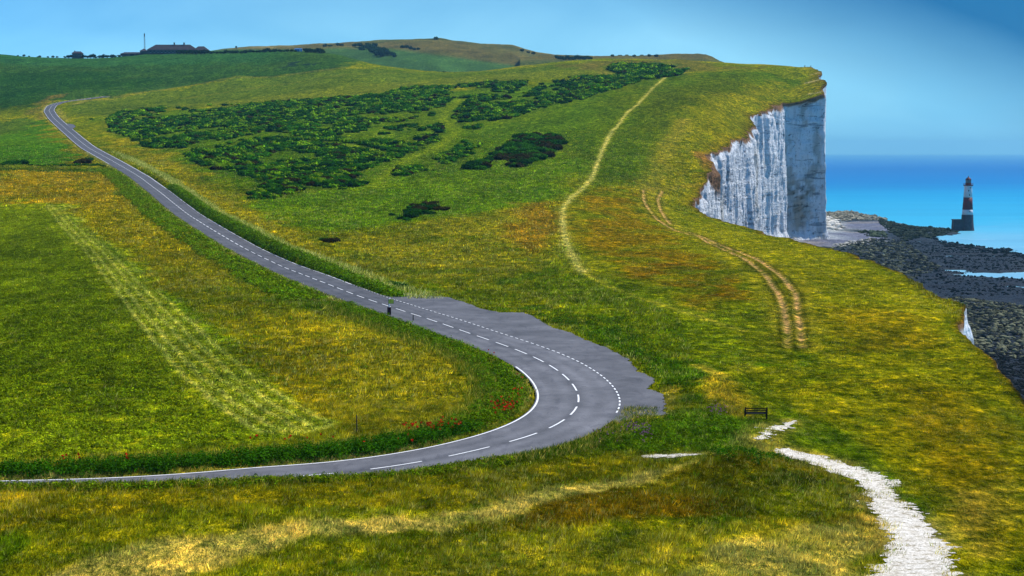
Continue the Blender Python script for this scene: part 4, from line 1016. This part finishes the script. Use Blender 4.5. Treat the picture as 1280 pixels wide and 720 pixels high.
for i in big:
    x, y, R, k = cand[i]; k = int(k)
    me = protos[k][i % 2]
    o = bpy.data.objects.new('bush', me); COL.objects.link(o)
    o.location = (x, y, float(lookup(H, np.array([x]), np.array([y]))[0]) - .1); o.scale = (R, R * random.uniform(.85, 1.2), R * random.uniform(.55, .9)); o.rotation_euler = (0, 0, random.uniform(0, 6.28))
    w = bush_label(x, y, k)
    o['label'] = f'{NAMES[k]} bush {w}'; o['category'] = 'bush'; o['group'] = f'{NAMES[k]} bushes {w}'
Vs = []; Fs = []; Cs = []; b0 = 0
zr = lookup(H, cand[:, 0], cand[:, 1])
for i in rest:
    x, y, R, k = cand[i]; V, Fc, C = far_geo[int(k)][i % 2]; q = random.uniform(0, 6.28); c_, s__ = cos(q), sin(q)
    v = np.stack([(V[:, 0] * c_ - V[:, 1] * s__) * R + x, (V[:, 0] * s__ + V[:, 1] * c_) * R + y, V[:, 2] * R * random.uniform(.5, .95) + zr[i] - .1], -1)
    Vs.append(v); Fs.append(Fc + b0); Cs.append(C * random.uniform(.7, 1.6)); b0 += len(V)
Fq = np.vstack(Fs); 
# triangles were stored as degenerate quads: split the two kinds
tri = Fq[:, 2] == Fq[:, 3]
Vall = np.vstack(Vs)
Ft = np.vstack([Fq[tri][:, :3], Fq[~tri][:, [0, 1, 2]], Fq[~tri][:, [0, 2, 3]]])
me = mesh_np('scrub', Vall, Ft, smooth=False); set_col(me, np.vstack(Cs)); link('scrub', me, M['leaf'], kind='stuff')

# ------------------------------------------------------------------ trees on the skyline
def tree_mesh(seed, col):
    g = bush_geo(seed, 260, .15, col, 6, ICO1); return geo_mesh('crown', (g[0] * np.array([1, 1, 1.25]) + np.array([0, 0, .35]), g[1], g[2]))
M['bark'] = simple('bark', (.06, .045, .03))
TC = [pal(16, 44, 22), pal(26, 58, 22)]
crowns = [tree_mesh(500 + k, TC[k % 2]) for k in range(4)]
tb = MB(); tb.lathe([(.13, -.3), (.09, .3), (.06, .8)], seg=7); tb.bar((0, 0, .3), (.35, .1, .7), .035); tb.bar((0, 0, .35), (-.3, -.1, .75), .03)
trunk_me = bpy.data.meshes.new('trunk'); trunk_me.from_pydata(tb.v, [], tb.f); trunk_me.materials.append(M['bark'])
def tree(x, y, z, R, label, group):
    r = empty('tree', (x, y, z), random.uniform(0, 6.28), label=label, category='tree', group=group)
    c_ = bpy.data.objects.new('crown', random.choice(crowns)); COL.objects.link(c_); c_.parent = r; c_.scale = (R * random.uniform(.9, 1.3), R, R * random.uniform(.75, 1.05))
    t_ = bpy.data.objects.new('trunk', trunk_me); COL.objects.link(t_); t_.parent = r; t_.scale = (R, R, R)
def crest_pt(u, v, back=0):
    p = cast([(u, v)])[0]; y = p[1] + back; x = p[0] * y / p[1]
    return x, y, float(lookup(H, np.array([x]), np.array([y]))[0])
def crest_line(u):
    return np.interp(u, [-100, 0, 200, 350, 400, 430], [68.3, 68.5, 68, 64.5, 66, 70])
for u0, u1, k, r0, r1, lab, grp in [(84, 118, 9, 2.6, 3.6, 'dark tree round the small flat-roofed house on the far ridge', 'trees round the small far house'),
                                    (118, 150, 9, 2.0, 3.4, 'low dark tree on the far ridge between small house and mast', 'trees between small house and mast'),
                                    (222, 262, 12, 2.6, 3.8, 'dark tree in front of the right end of the long far building', 'trees before the long far building'),
                                    (262, 345, 22, 1.8, 2.9, 'low dark tree of the hedge line right of the long far building', 'hedge line trees on the far ridge'),
                                    (345, 372, 6, 1.6, 2.6, 'small dark tree beside the blue shed on the far ridge', 'trees by the blue shed'),
                                    (380, 404, 8, 3.0, 4.2, 'dark blue-green tree in the clump right of the blue shed', 'clump of trees right of the blue shed'),
                                    (20, 84, 9, 1.2, 2.0, 'tiny dark tree on the skyline at far left', 'tiny skyline trees at far left')]:
    for i in range(k):
        u = u0 + (u1 - u0) * (i + random.uniform(.1, .9)) / k
        x, y, z = crest_pt(u, crest_line(u) + random.uniform(.3, 1.4)); tree(x, y, z, random.uniform(r0, r1), lab, grp)
for pts, lab, grp in [([(446, 60, 5), (452, 61, 6), (458, 62, 5), (464, 64, 7), (470, 61, 5), (474, 66, 7), (480, 68, 7), (486, 71, 6), (492, 71, 5), (455, 65, 6), (468, 68, 6), (478, 72, 7), (484, 66, 5), (463, 60, 5), (495, 73, 4), (472, 72, 5)], 'dark tree in the wood on the green slope of the far hill', 'wood on the far hill slope'),
                      ([(505, 62, 4), (510, 62, 4), (515, 63, 4), (520, 64, 4), (524, 64, 3.5)], 'dark tree in the short row right of the far hill wood', 'short row on the far hill'),
                      ([(546, 51.5, 4), (550, 51.5, 3)], 'small dark bushy tree on the very top of the far hill', 'trees on the hilltop'),
                      ([(425, 59, 4), (430, 60, 4), (410, 61, 4), (416, 61, 4)], 'dark tree left of the wood on the far hill', 'trees left of the far wood'),
                      ([(640, 61, 3), (646, 63, 4), (652, 66, 4), (660, 69, 4), (666, 70, 4)], 'dark tree on the right-hand shoulder of the far hill', 'trees on the far hill shoulder')]:
    for u, v, r_ in pts:
        x, y, z = hill_pt(hillB, u, v); tree(x, y, z - .5, r_, lab, grp)
for pts, lab, grp in [([(696 + 4 * k, 75 + (k % 3) * .8, 4) for k in range(11)], 'dark tree in the wood on the flat ridge left of the headland', 'wood on the flat far ridge'),
                      ([(764 + 9 * k, 72.5, 3) for k in range(7)], 'small dark tree along the flat ridge skyline', 'small trees on the flat ridge')]:
    for u, v, r_ in pts:
        x, y, z = hill_pt(hillC, u, v); tree(x, y, z - .5, r_, lab, grp)
for k in range(11):
    u = 553 + 4.5 * k + random.uniform(-1, 1); x, y, z = crest_pt(u, 85.6); tree(x, y + 40, z, random.uniform(2, 2.8), 'low dark tree in the line on the crest below the far hill', 'tree line below the far hill')

# ------------------------------------------------------------------ boulders on the foreshore
M['boulder'] = leafy('boulder_rock', 0.0)
def rocks(P, n, r0, r1, col, var=.35):
    x = rng.uniform(P[:, 0].min(), P[:, 0].max(), n * 3); y = rng.uniform(P[:, 1].min(), P[:, 1].max(), n * 3)
    k = inside(x, y, P) & (x > coast_x(y) + 1); x = x[k][:n]; y = y[k][:n]
    r = r0 + (r1 - r0) * rng.random(len(x)) ** 3
    return [(x[i], y[i], r[i], col) for i in range(len(x))]
def rw(px): return sz(px)
RK = []
RK += rocks(rw([(1150, 400), (1190, 372), (1340, 392), (1340, 455), (1200, 440)]), 3000, .3, 1.3, (.15, .155, .095))
RK += rocks(rw([(1150, 400), (1190, 372), (1340, 392), (1340, 455), (1200, 440)]), 2500, .3, 1.3, (.03, .035, .035))
RK += rocks(rw([(1230, 440), (1340, 450), (1340, 540), (1290, 510), (1240, 475)]), 2600, .25, .8, (.022, .026, .028))
RK += rocks(rw([(1035, 312), (1090, 300), (1130, 302), (1175, 335), (1140, 350), (1080, 330)]), 1500, .4, 1.6, (.12, .13, .085))
RK += rocks(rw([(1035, 312), (1090, 300), (1130, 302), (1175, 335), (1140, 350), (1080, 330)]), 1600, .4, 1.6, (.025, .03, .03))
RK += rocks(rw([(1120, 300), (1180, 305), (1300, 325), (1300, 372), (1180, 372), (1130, 340)]), 3200, .3, 1.0, (.014, .02, .026))
RK += rocks(rw([(1160, 297), (1190, 300), (1240, 306), (1310, 318), (1310, 328), (1180, 309)]), 700, .6, 1.7, (.014, .02, .026))
RK += rocks(rw([(1095, 275), (1125, 282), (1165, 285), (1200, 289), (1160, 298), (1130, 302), (1110, 290)]), 1500, .7, 2.4, (.035, .045, .032))
RK += rocks(rw([(1020, 266), (1070, 267), (1110, 274), (1100, 277), (1050, 276.5), (1020, 280)]), 1300, .8, 3.0, (.25, .235, .18))
RK += rocks(rw([(1020, 270), (1048, 276), (1056, 288), (1040, 290), (1015, 286)]), 260, 1, 3.8, (.6, .58, .53))
RK += rocks(rw([(1070, 290), (1105, 292), (1112, 298), (1085, 297)]), 120, .8, 2.6, (.06, .08, .05))
RK += rocks(rw([(1040, 307), (1090, 299), (1095, 301), (1050, 311)]), 300, .5, 1.6, (.45, .44, .40))
RKa = np.array([(a_[0], a_[1], a_[2]) for a_ in RK]); hz = shore_h(RKa[:, 0], RKa[:, 1]); okr = hz > -.95
spx = np.where(okr, RKa[:, 2] / RKa[:, 1], 0); ordr = np.argsort(-spx)
VI, FI = ICO1
rvar = []
for k in range(6):
    r = np.random.default_rng(700 + k); v = VI * (1 + .28 * r.normal(0, 1, (len(VI), 1)).clip(-1.2, 1.2)) * np.array([1, r.uniform(.7, 1), r.uniform(.45, .75)]); rvar.append(v)
zones = ['pale boulder in the greenish rubble below the near cliff edge', 'dark wet rock on the ledges between cliff and lighthouse', 'pale chalk boulder at the foot of the far headland', 'weedy green-black rock on the spit leading to the lighthouse']
rock_me = {}
for cnt, i in enumerate(ordr[:150]):
    x, y, r_, col = RK[i]; key = (i % 6, col)
    if key not in rock_me:
        me = mesh_np('boulder', rvar[key[0]], FI, smooth=False); set_col(me, np.broadcast_to(np.array(col), (len(VI), 3)) * rng.uniform(.8, 1.2, (len(VI), 1))); me.materials.append(M['boulder']); rock_me[key] = me
    o = bpy.data.objects.new('boulder', rock_me[key]); COL.objects.link(o); o.location = (x, y, hz[i] + r_ * .15); o.scale = (r_,) * 3; o.rotation_euler = (0, 0, random.uniform(0, 6))
    lum = sum(col)
    zi = 2 if lum > 1.2 or (y > 1200 and lum > .5) else 3 if y > 1100 else 0 if lum > .3 else 1
    if lum > .3 and zi == 0 and y > 800: lab = 'pale green-grey boulder on the shore before the sand patches'
    else: lab = zones[zi]
    o['label'] = lab; o['category'] = 'boulder'; o['group'] = lab.replace('boulder', 'boulders').replace('rock ', 'rocks ')
sel = [i for i in ordr[150:] if okr[i]]
m = len(sel); Vb = np.zeros((m, len(VI), 3)); Cb = np.zeros((m, len(VI), 3))
for q, i in enumerate(sel):
    x, y, r_, col = RK[i]; a_ = random.uniform(0, 6.28); v = rvar[i % 6] * r_
    Vb[q, :, 0] = v[:, 0] * cos(a_) - v[:, 1] * sin(a_) + x; Vb[q, :, 1] = v[:, 0] * sin(a_) + v[:, 1] * cos(a_) + y; Vb[q, :, 2] = v[:, 2] + hz[i] + r_ * .12
    Cb[q] = np.array(col) * random.uniform(.3, 1.25)
Fb = (FI[None] + (np.arange(m) * len(VI))[:, None, None]).reshape(-1, 3)
me = mesh_np('rubble', Vb.reshape(-1, 3), Fb, smooth=False); set_col(me, Cb.reshape(-1, 3)); link('rubble', me, M['boulder'], kind='stuff')

# ------------------------------------------------------------------ lighthouse
M['lh_white'] = simple('white_render', (.45, .48, .52), .6, .08, .8); M['lh_red'] = simple('red_render', (.10, .008, .014), .6, .15, .8)
M['lh_stone'] = simple('wet_granite', (.05, .045, .06), .8, .35, .5); M['dark_metal'] = simple('dark_metal', (.03, .028, .03), .5); M['glass'] = simple('lantern_glass', (.10, .16, .18), .1, .1)
LX, LY, _ = at_z(1208.8, 288.2, 0.0); LX = float(LX); LY = float(LY)
lh = empty('lighthouse', (LX, LY, 0), label='red and white banded lighthouse standing in the sea off the headland', category='lighthouse')
b = MB(); b.lathe([(5.7, -1.5), (5.35, 0), (4.9, 3), (4.5, 7), (4.25, 11.8), (4.3, 12.0), (4.0, 12.05)], seg=40); b.build('base', M['lh_stone'], lh, True)
b = MB(); b.lathe([(4.02, 12.0), (3.82, 16.0)], seg=40); b.build('white_band', M['lh_white'], lh, True)
b = MB(); b.lathe([(3.86, 16.0), (3.30, 25.2), ], seg=40); b.build('red_band', M['lh_red'], lh, True)
b = MB(); b.lathe([(3.28, 25.2), (3.0, 30), (2.85, 32.6), (2.9, 33.2), (3.3, 34.0)], seg=40); b.build('upper_tower', M['lh_white'], lh, True)
b = MB(); b.lathe([(3.3, 34.0), (3.75, 34.3), (3.75, 34.7), (2.2, 34.75)], seg=32); 
for k in range(16):
    q = 2 * pi * k / 16; b.bar((3.6 * cos(q), 3.6 * sin(q), 34.7), (3.6 * cos(q), 3.6 * sin(q), 35.8), .05, 5)
for zz in (35.2, 35.8):
    for k in range(24):
        q = 2 * pi * k / 24; q2 = 2 * pi * (k + 1) / 24; b.bar((3.6 * cos(q), 3.6 * sin(q), zz), (3.6 * cos(q2), 3.6 * sin(q2), zz), .05, 4)
b.build('gallery', M['lh_red'], lh)
b = MB(); b.lathe([(2.1, 34.7), (2.1, 36.2)], seg=24); b.build('lantern_base', M['lh_red'], lh)
b = MB(); b.lathe([(2.0, 36.2), (2.0, 38.3)], seg=24); lan = b.build('lantern', M['glass'], lh)
b = MB()
for k in range(12):
    q = 2 * pi * k / 12; q2 = 2 * pi * (k + 1) / 12; b.bar((2.04 * cos(q), 2.04 * sin(q), 36.2), (2.04 * cos(q2), 2.04 * sin(q2), 38.3), .07, 4); b.bar((2.04 * cos(q2), 2.04 * sin(q2), 36.2), (2.04 * cos(q), 2.04 * sin(q), 38.3), .07, 4)
b.build('glazing_bar', M['dark_metal'], lan)
b = MB(); b.lathe([(2.25, 38.3), (2.1, 38.8), (1.6, 39.6), (.9, 40.2), (.35, 40.5), (.35, 41.0), (.1, 41.3), (.04, 42.0)], seg=24); b.build('dome', M['lh_red'], lh, True)
for q, zz in ((-1.7, 29.8), (-1.3, 32), (-1.5, 26.5), (-1.75, 21), (-1.4, 14)):
    b = MB(); rr = np.interp(zz, [12, 16, 25.2, 33], [4.02, 3.82, 3.3, 2.85]); b.box(-.35, .35, -.06, .12, 0, 1.1); w = b.build('window', M['dark_metal'], lh); w.location = (rr * cos(q), rr * sin(q), zz); w.rotation_euler = (0, 0, q + pi / 2)
b = MB(); b.box(-11.2, -3.5, -3.2, 3.2, -1.5, 8.3, taper=.25); b.box(-11.3, -3.3, -3.3, 3.3, 8.1, 8.6); b.build('landing_stage', M['lh_stone'], lh)
b = MB(); b.bar((-4.3, -3.1, 0), (-4.25, -3.1, 11.5), .12, 5); b.bar((-3.7, -3.1, 0), (-3.65, -3.1, 11.5), .12, 5); b.build('ladder', M['dark_metal'], lh)

# ------------------------------------------------------------------ bench
M['bench'] = simple('weathered_black_wood', (.005, .005, .004), .7)
p = cast([(945, 523)])[0]; bz = float(lookup(H, p[:1], p[1:2])[0])
be = empty('bench', (p[0], p[1], bz - .03), radians(-4), label='black wooden bench on the turf above the white path', category='bench')
bw = .86
b = MB()
for k in range(4): b.box(-bw, bw, .0 + .115 * k, .095 + .115 * k, .43, .46)
b.build('seat', M['bench'], be, bevel=.004)
b = MB()
for k in range(3): b.box(-bw, bw, -.07 + -.012 * k, -.04 + -.012 * k, .53 + .145 * k, .61 + .145 * k)
b.build('backrest', M['bench'], be, bevel=.004)
for s1 in (-1, 1):
    b = MB(); b.box(s1 * bw - .05, s1 * bw + .05, -.11, -.02, 0, .98); b.build('leg', M['bench'], be, bevel=.005)
    b = MB(); b.box(s1 * bw - .05, s1 * bw + .05, .38, .46, 0, .66); b.build('leg', M['bench'], be, bevel=.005)
    b = MB(); b.box(s1 * bw - .06, s1 * bw + .06, -.05, .50, .66, .71); b.build('armrest', M['bench'], be, bevel=.005)
b = MB(); b.box(-bw, bw, .36, .40, .34, .43); b.build('rail', M['bench'], be)

# ------------------------------------------------------------------ roadside sign post, marker posts
M['maroon'] = simple('maroon_paint', (.055, .012, .018), .6, .2); M['galv'] = simple('pale_blue_post', (.35, .48, .55), .5, .15); M['yellow'] = simple('yellow_green_panel', (.75, .70, .08), .5, .3, 4)
p = cast([(486.5, 394)])[0]; pz = float(lookup(H, p[:1], p[1:2])[0])
sg = empty('sign_post', (p[0], p[1], pz - .1), radians(8), label='roadside post with maroon box at the bottom and small yellow-green board on top', category='sign')
b = MB(); b.lathe([(.085, 0), (.085, 2.5)], seg=10); b.build('pole', M['galv'], sg, True)
b = MB(); b.box(-.25, .25, -.16, .16, .25, 1.35); b.build('lower_box', M['maroon'], sg, bevel=.02)
b = MB(); b.box(-.08, .58, -.12, -.095, 1.85, 2.4); bd = b.build('board', M['yellow'], sg, bevel=.01)
b = MB(); b.box(-.11, .61, -.094, -.07, 1.82, 2.43); b.build('frame', M['dark_metal'], bd)
M['grey_wood'] = simple('grey_wood', (.07, .06, .045), .9)
for (u, v, h_, r_, lab) in [(516.5, 401, .95, .07, 'short dark marker post by the road just right of the sign'), (446, 540, 1.3, .05, 'thin dark stake in the field above the weeds on the verge')]:
    p = cast([(u, v)])[0]; pz = float(lookup(H, p[:1], p[1:2])[0])
    b = MB(); b.lathe([(r_, -.3), (r_ * .9, h_), (r_ * .3, h_ + .06)], seg=8); o = b.build('marker_post', M['grey_wood'], None, label=lab, category='post'); o.location = (p[0], p[1], pz)

# ------------------------------------------------------------------ far ridge buildings
M['slate'] = simple('dark_tile_roof', (.040, .032, .040), .8, .3, .4); M['brick'] = simple('flint_brick', (.09, .075, .075), .9, .3, .5); M['win'] = simple('dark_window', (.02, .025, .03), .2); M['whitep'] = simple('white_paint', (.75, .75, .73), .6, .05)
M['bluep'] = simple('blue_sheet', (.03, .16, .42), .5, .1); M['mast'] = simple('galvanised_steel', (.22, .25, .27), .5, .1)
def hip(b, x0, x1, y0, y1, z0, z1, inset):
    ym = (y0 + y1) / 2; o = .5
    b.add([(x0 - o, y0 - o, z0), (x1 + o, y0 - o, z0), (x1 + o, y1 + o, z0), (x0 - o, y1 + o, z0), (x0 + inset, ym, z1), (x1 - inset, ym, z1)],
          [(0, 1, 5, 4), (1, 2, 5), (2, 3, 4, 5), (3, 0, 4), (3, 2, 1, 0)])
def windows(par, x0, x1, yf, z, w, h, step):
    x = x0
    while x < x1:
        b = MB(); b.box(x, x + w, yf - .08, yf + .1, z, z + h); f = b.build('window', M['win'], par)
        b2 = MB(); b2.box(x - .12, x + w + .12, yf - .18, yf - .085, z - .15, z); b2.build('sill', M['whitep'], f)
        x += step
x, y, z = crest_pt(217, 67.4, 0)
S = y / 1750 * .92
bl = empty('building', (x, y, z - .5), 0, label='long dark building with hipped tile roof and two chimneys on the far ridge', category='building')
b = MB(); b.box(-27, 26, -6, 6, 0, 4.2); b.build('wall', M['brick'], bl)
b = MB(); hip(b, -27, 26, -6, 6, 4.2, 10.0, 8); rf = b.build('roof', M['slate'], bl)
for cx_ in (1, 11.5):
    b = MB(); b.box(cx_ - .7, cx_ + .7, -.7, .7, 9.2, 11.9); b.box(cx_ - .85, cx_ + .85, -.85, .85, 11.9, 12.2); b.build('chimney', M['brick'], rf)
b = MB(); b.box(26.05, 38, -5, 5, 0, 3.8); b.build('wing', M['brick'], bl)
b = MB(); hip(b, 22, 38, -5, 5, 3.8, 8.2, 5); b.build('wing_roof', M['slate'], bl)
b = MB(); b.box(-35, -27.05, -5, 5, 0, 3.0); b.build('annex', M['brick'], bl)
b = MB(); hip(b, -35, -28.3, -5, 5, 3.0, 5.8, 3); b.build('annex_roof', M['slate'], bl)
windows(bl, -24, 24, -6.0, 1.4, 1.4, 1.6, 4.0)
x, y, z = crest_pt(166, 67.6, 0)
b2_ = empty('barn', (x, y, z - .5), 0, label='low long dark barn left of the mast on the far ridge', category='barn')
b = MB(); b.box(-13, 13, -4, 4, 0, 2.4); b.build('wall', M['brick'], b2_)
b = MB(); hip(b, -13, 13, -4, 4, 2.4, 4.4, 4); b.build('roof', M['slate'], b2_)
b = MB(); b.box(-2, 2, -4.08, -3.9, 0, 2.1); b.build('door', M['win'], b2_)
x, y, z = crest_pt(97, 67.0, 0)
b3_ = empty('house', (x, y, z), 0, label='small dark house with a flat-topped roof among trees on the far ridge', category='house')
b = MB(); b.box(-5, 5, -4, 4, 0, 5.4); b.build('wall', M['brick'], b3_)
b = MB(); hip(b, -5.5, 5.5, -4, 4, 5.4, 7.8, 2.0); rf = b.build('roof', M['slate'], b3_)
b = MB(); b.box(-3.5, -2.6, -.5, .5, 7.0, 8.6); b.build('chimney', M['brick'], rf)
windows(b3_, -3.6, 4, -4.0, 3.4, 1.1, 1.3, 2.9)
x, y, z = crest_pt(373, 64.6, 0)
b4_ = empty('shed', (x, y, z - .2), 0, label='small bright blue shed on the far ridge', category='shed')
b = MB(); b.box(-3.6, 3.6, -2, 2, 0, 2.3); b.build('wall', M['bluep'], b4_)
b = MB(); hip(b, -3.6, 3.6, -2, 2, 2.3, 3.1, .4); b.build('roof', M['bluep'], b4_)
b = MB(); b.box(1.4, 2.6, -2.08, -1.9, 0, 2); b.build('door', M['whitep'], b4_)
x, y, z = crest_pt(256, 67.2, 0)
b5_ = empty('van', (x, y - 4, z + .1), radians(15), label='tiny white van right of the long far building', category='van')
b = MB(); b.box(-2.3, 1.4, -1, 1, .4, 2.4); b.box(1.4, 2.4, -.95, .95, .4, 1.6); b.build('body', M['whitep'], b5_, bevel=.1)
for sx_ in (-1.5, 1.5):
    for sy_ in (-.95, .95):
        b = MB(); b.bar((sx_, sy_ - .1, .35), (sx_, sy_ + .1, .35), .35, 12); b.build('wheel', M['dark_metal'], b5_)
# mast
x, y, z = crest_pt(181, 67.8, 0)
mt_ = empty('radio_mast', (x, y, z - .3), 0, label='tall thin lattice mast standing left of the long far building', category='mast')
b = MB(); Hm = 23.0; q0 = .62
for sx_, sy_ in ((-1, -1), (1, -1), (1, 1), (-1, 1)): b.bar((sx_ * q0, sy_ * q0, 0), (sx_ * q0 * .75, sy_ * q0 * .75, Hm), .10, 5)
zz = 0; sg_ = 1
while zz < Hm - 1.2:
    k0 = q0 * (1 - .25 * zz / Hm)
    for f1, f2 in (((-k0, -k0), (k0, -k0)), ((k0, -k0), (k0, k0)), ((k0, k0), (-k0, k0)), ((-k0, k0), (-k0, -k0))):
        a_, c_ = (f1, f2) if sg_ > 0 else (f2, f1); b.bar((a_[0], a_[1], zz), (c_[0], c_[1], zz + 1.2), .07, 4)
    zz += 1.2; sg_ *= -1
b.build('lattice', M['mast'], mt_)
b = MB(); b.bar((0, 0, Hm - 3), (0, 0, Hm + 1), .28, 8); b.build('antenna', M['dark_metal'], mt_)
x, y, z = crest_pt(295.3, 65.2, 0)
sn = empty('sign', (x, y, z - .2), 0, label='lone dark board sign on a pole on the skyline left of the far hill', category='sign')
b = MB(); b.bar((0, 0, 0), (0, 0, 6.2), .13, 6); b.build('pole', M['dark_metal'], sn)
b = MB(); b.box(-.9, .9, -.1, .1, 4.4, 7.0); b.build('board', M['dark_metal'], sn)
# walkers? two tiny upright shapes stand on the headland crest: posts
for (u, lab) in ((1006, 'left one of two tiny dark posts on the headland crest'), (1013.5, 'right one of two tiny dark posts on the headland crest')):
    x, y, z = crest_pt(u, 84.2, 0); b = MB(); b.lathe([(.35, -.5), (.28, 1.0), (.12, 1.5)], seg=7); o = b.build('marker_post', M['grey_wood'], None, label=lab, category='post', group='posts on the headland crest'); o.location = (x, y, z)

# ------------------------------------------------------------------ light, sky, haze, camera
SUN_EL = radians(54); SUN_AZ = radians(62)          # azimuth clockwise from +Y (the view direction)
sd = (sin(SUN_AZ) * cos(SUN_EL), cos(SUN_AZ) * cos(SUN_EL), sin(SUN_EL))
ld = bpy.data.lights.new('sun', 'SUN'); ld.energy = 4.2; ld.angle = radians(.53); ld.color = (1, .95, .86)
lo = bpy.data.objects.new('sun', ld); COL.objects.link(lo); lo.location = (0, 0, 300)
from mathutils import Vector
lo.rotation_euler = Vector(sd).to_track_quat('Z', 'Y').to_euler()
wd = bpy.data.worlds.new('World'); SC.world = wd; wd.use_nodes = True; nt = wd.node_tree; nt.nodes.clear()
out = nt.nodes.new('ShaderNodeOutputWorld'); bg = nt.nodes.new('ShaderNodeBackground'); bg.inputs['Strength'].default_value = .10
sky = nt.nodes.new('ShaderNodeTexSky'); sky.sky_type = 'NISHITA'; sky.sun_disc = False; sky.sun_elevation = SUN_EL; sky.sun_rotation = SUN_AZ; sky.altitude = 60
hs = nt.nodes.new('ShaderNodeHueSaturation'); hs.inputs['Saturation'].default_value = 2.3; hs.inputs['Value'].default_value = 1.25
nt.links.new(sky.outputs[0], hs.inputs['Color']); nt.links.new(hs.outputs[0], bg.inputs['Color'])
tc = nt.nodes.new('ShaderNodeTexCoord'); sp = nt.nodes.new('ShaderNodeSeparateXYZ'); nt.links.new(tc.outputs['Generated'], sp.inputs[0])
# low sky: pale blue band, deeper toward the upper right, with faint thin cloud
az = math_(nt, 'ARCTAN2', sp.outputs['X'], sp.outputs['Y'])
el = sp.outputs['Z']
base = ramp(nt, el, [(0.0, (.22, .56, .78)), (.012, (.27, .63, .84)), (.035, (.28, .64, .85)), (.07, (.24, .58, .82)), (.11, (.15, .42, .70)), (.25, (.03, .22, .66))])
cl = noise(nt, tc.outputs['Generated'], 9, 5, .55, .5)
mp = nt.nodes.new('ShaderNodeMapping'); mp.inputs['Scale'].default_value = (1, 1, 3.2); nt.links.new(tc.outputs['Generated'], mp.inputs['Vector'])
cl = noise(nt, mp.outputs[0], 6, 5, .5, .6)
lf = ramp(nt, math_(nt, 'ADD', az, .5), [(.12, (.62, .86, 1.05)), (.36, (1.0, 1.0, 1.0)), (.62, (1.02, 1.0, .98)), (.9, (.75, .88, .93))])
c = mixc(nt, 1, base, lf, 'MULTIPLY')
dk_ = math_(nt, 'ADD', math_(nt, 'MULTIPLY', math_(nt, 'SUBTRACT', az, .15), 3.2), math_(nt, 'MULTIPLY', math_(nt, 'SUBTRACT', el, .035), 9))
dk_ = math_(nt, 'ADD', dk_, math_(nt, 'MULTIPLY', math_(nt, 'SUBTRACT', cl, .5), .5))
c = mixc(nt, ramp(nt, dk_, [(.22, (0, 0, 0)), (.9, (1, 1, 1))]), c, (.012, .14, .34))
c = mixc(nt, 1, c, ramp(nt, cl, [(.3, (.78, .87, .93)), (.7, (1.16, 1.09, 1.05))]), 'MULTIPLY')
bg2 = nt.nodes.new('ShaderNodeBackground'); bg2.inputs['Strength'].default_value = 1.0; nt.links.new(c, bg2.inputs['Color'])
mx = nt.nodes.new('ShaderNodeMixShader'); nt.links.new(ramp(nt, el, [(.13, (1, 1, 1)), (.40, (0, 0, 0))]), mx.inputs[0])
nt.links.new(bg.outputs[0], mx.inputs[1]); nt.links.new(bg2.outputs[0], mx.inputs[2]); nt.links.new(mx.outputs[0], out.inputs['Surface'])

HAZE = True
if HAZE:
    b = MB(); b.box(-32000, 32000, -32000, 32000, -9, 268)
    m = bpy.data.materials.new('haze'); m.use_nodes = True; nt = m.node_tree; nt.nodes.clear()
    o = nt.nodes.new('ShaderNodeOutputMaterial'); pv_ = nt.nodes.new('ShaderNodeVolumePrincipled'); pv_.inputs['Density'].default_value = .00005; pv_.inputs['Color'].default_value = (.30, .74, 1.0, 1); pv_.inputs['Anisotropy'].default_value = .2
    nt.links.new(pv_.outputs[0], o.inputs['Volume'])
    hz_ = b.build('haze', m, None, kind='stuff')

cam = bpy.data.cameras.new('camera'); co = bpy.data.objects.new('camera', cam); COL.objects.link(co); SC.camera = co
cam.sensor_width = 36; cam.lens = 36 * F / 1280; cam.clip_start = .5; cam.clip_end = 80000
co.location = (0, 0, CAM_Z); co.rotation_euler = (pi / 2 - PITCH, 0, 0)
SC.render.resolution_x = 1024; SC.render.resolution_y = 576
SC.view_settings.view_transform = 'Standard'; SC.view_settings.look = 'None'; SC.view_settings.exposure = .36; SC.view_settings.gamma = 1
SC.cycles.use_denoising = True; SC.cycles.max_bounces = 5; SC.cycles.diffuse_bounces = 2; SC.cycles.volume_bounces = 0; SC.cycles.transparent_max_bounces = 4
SC.cycles.use_fast_gi = False
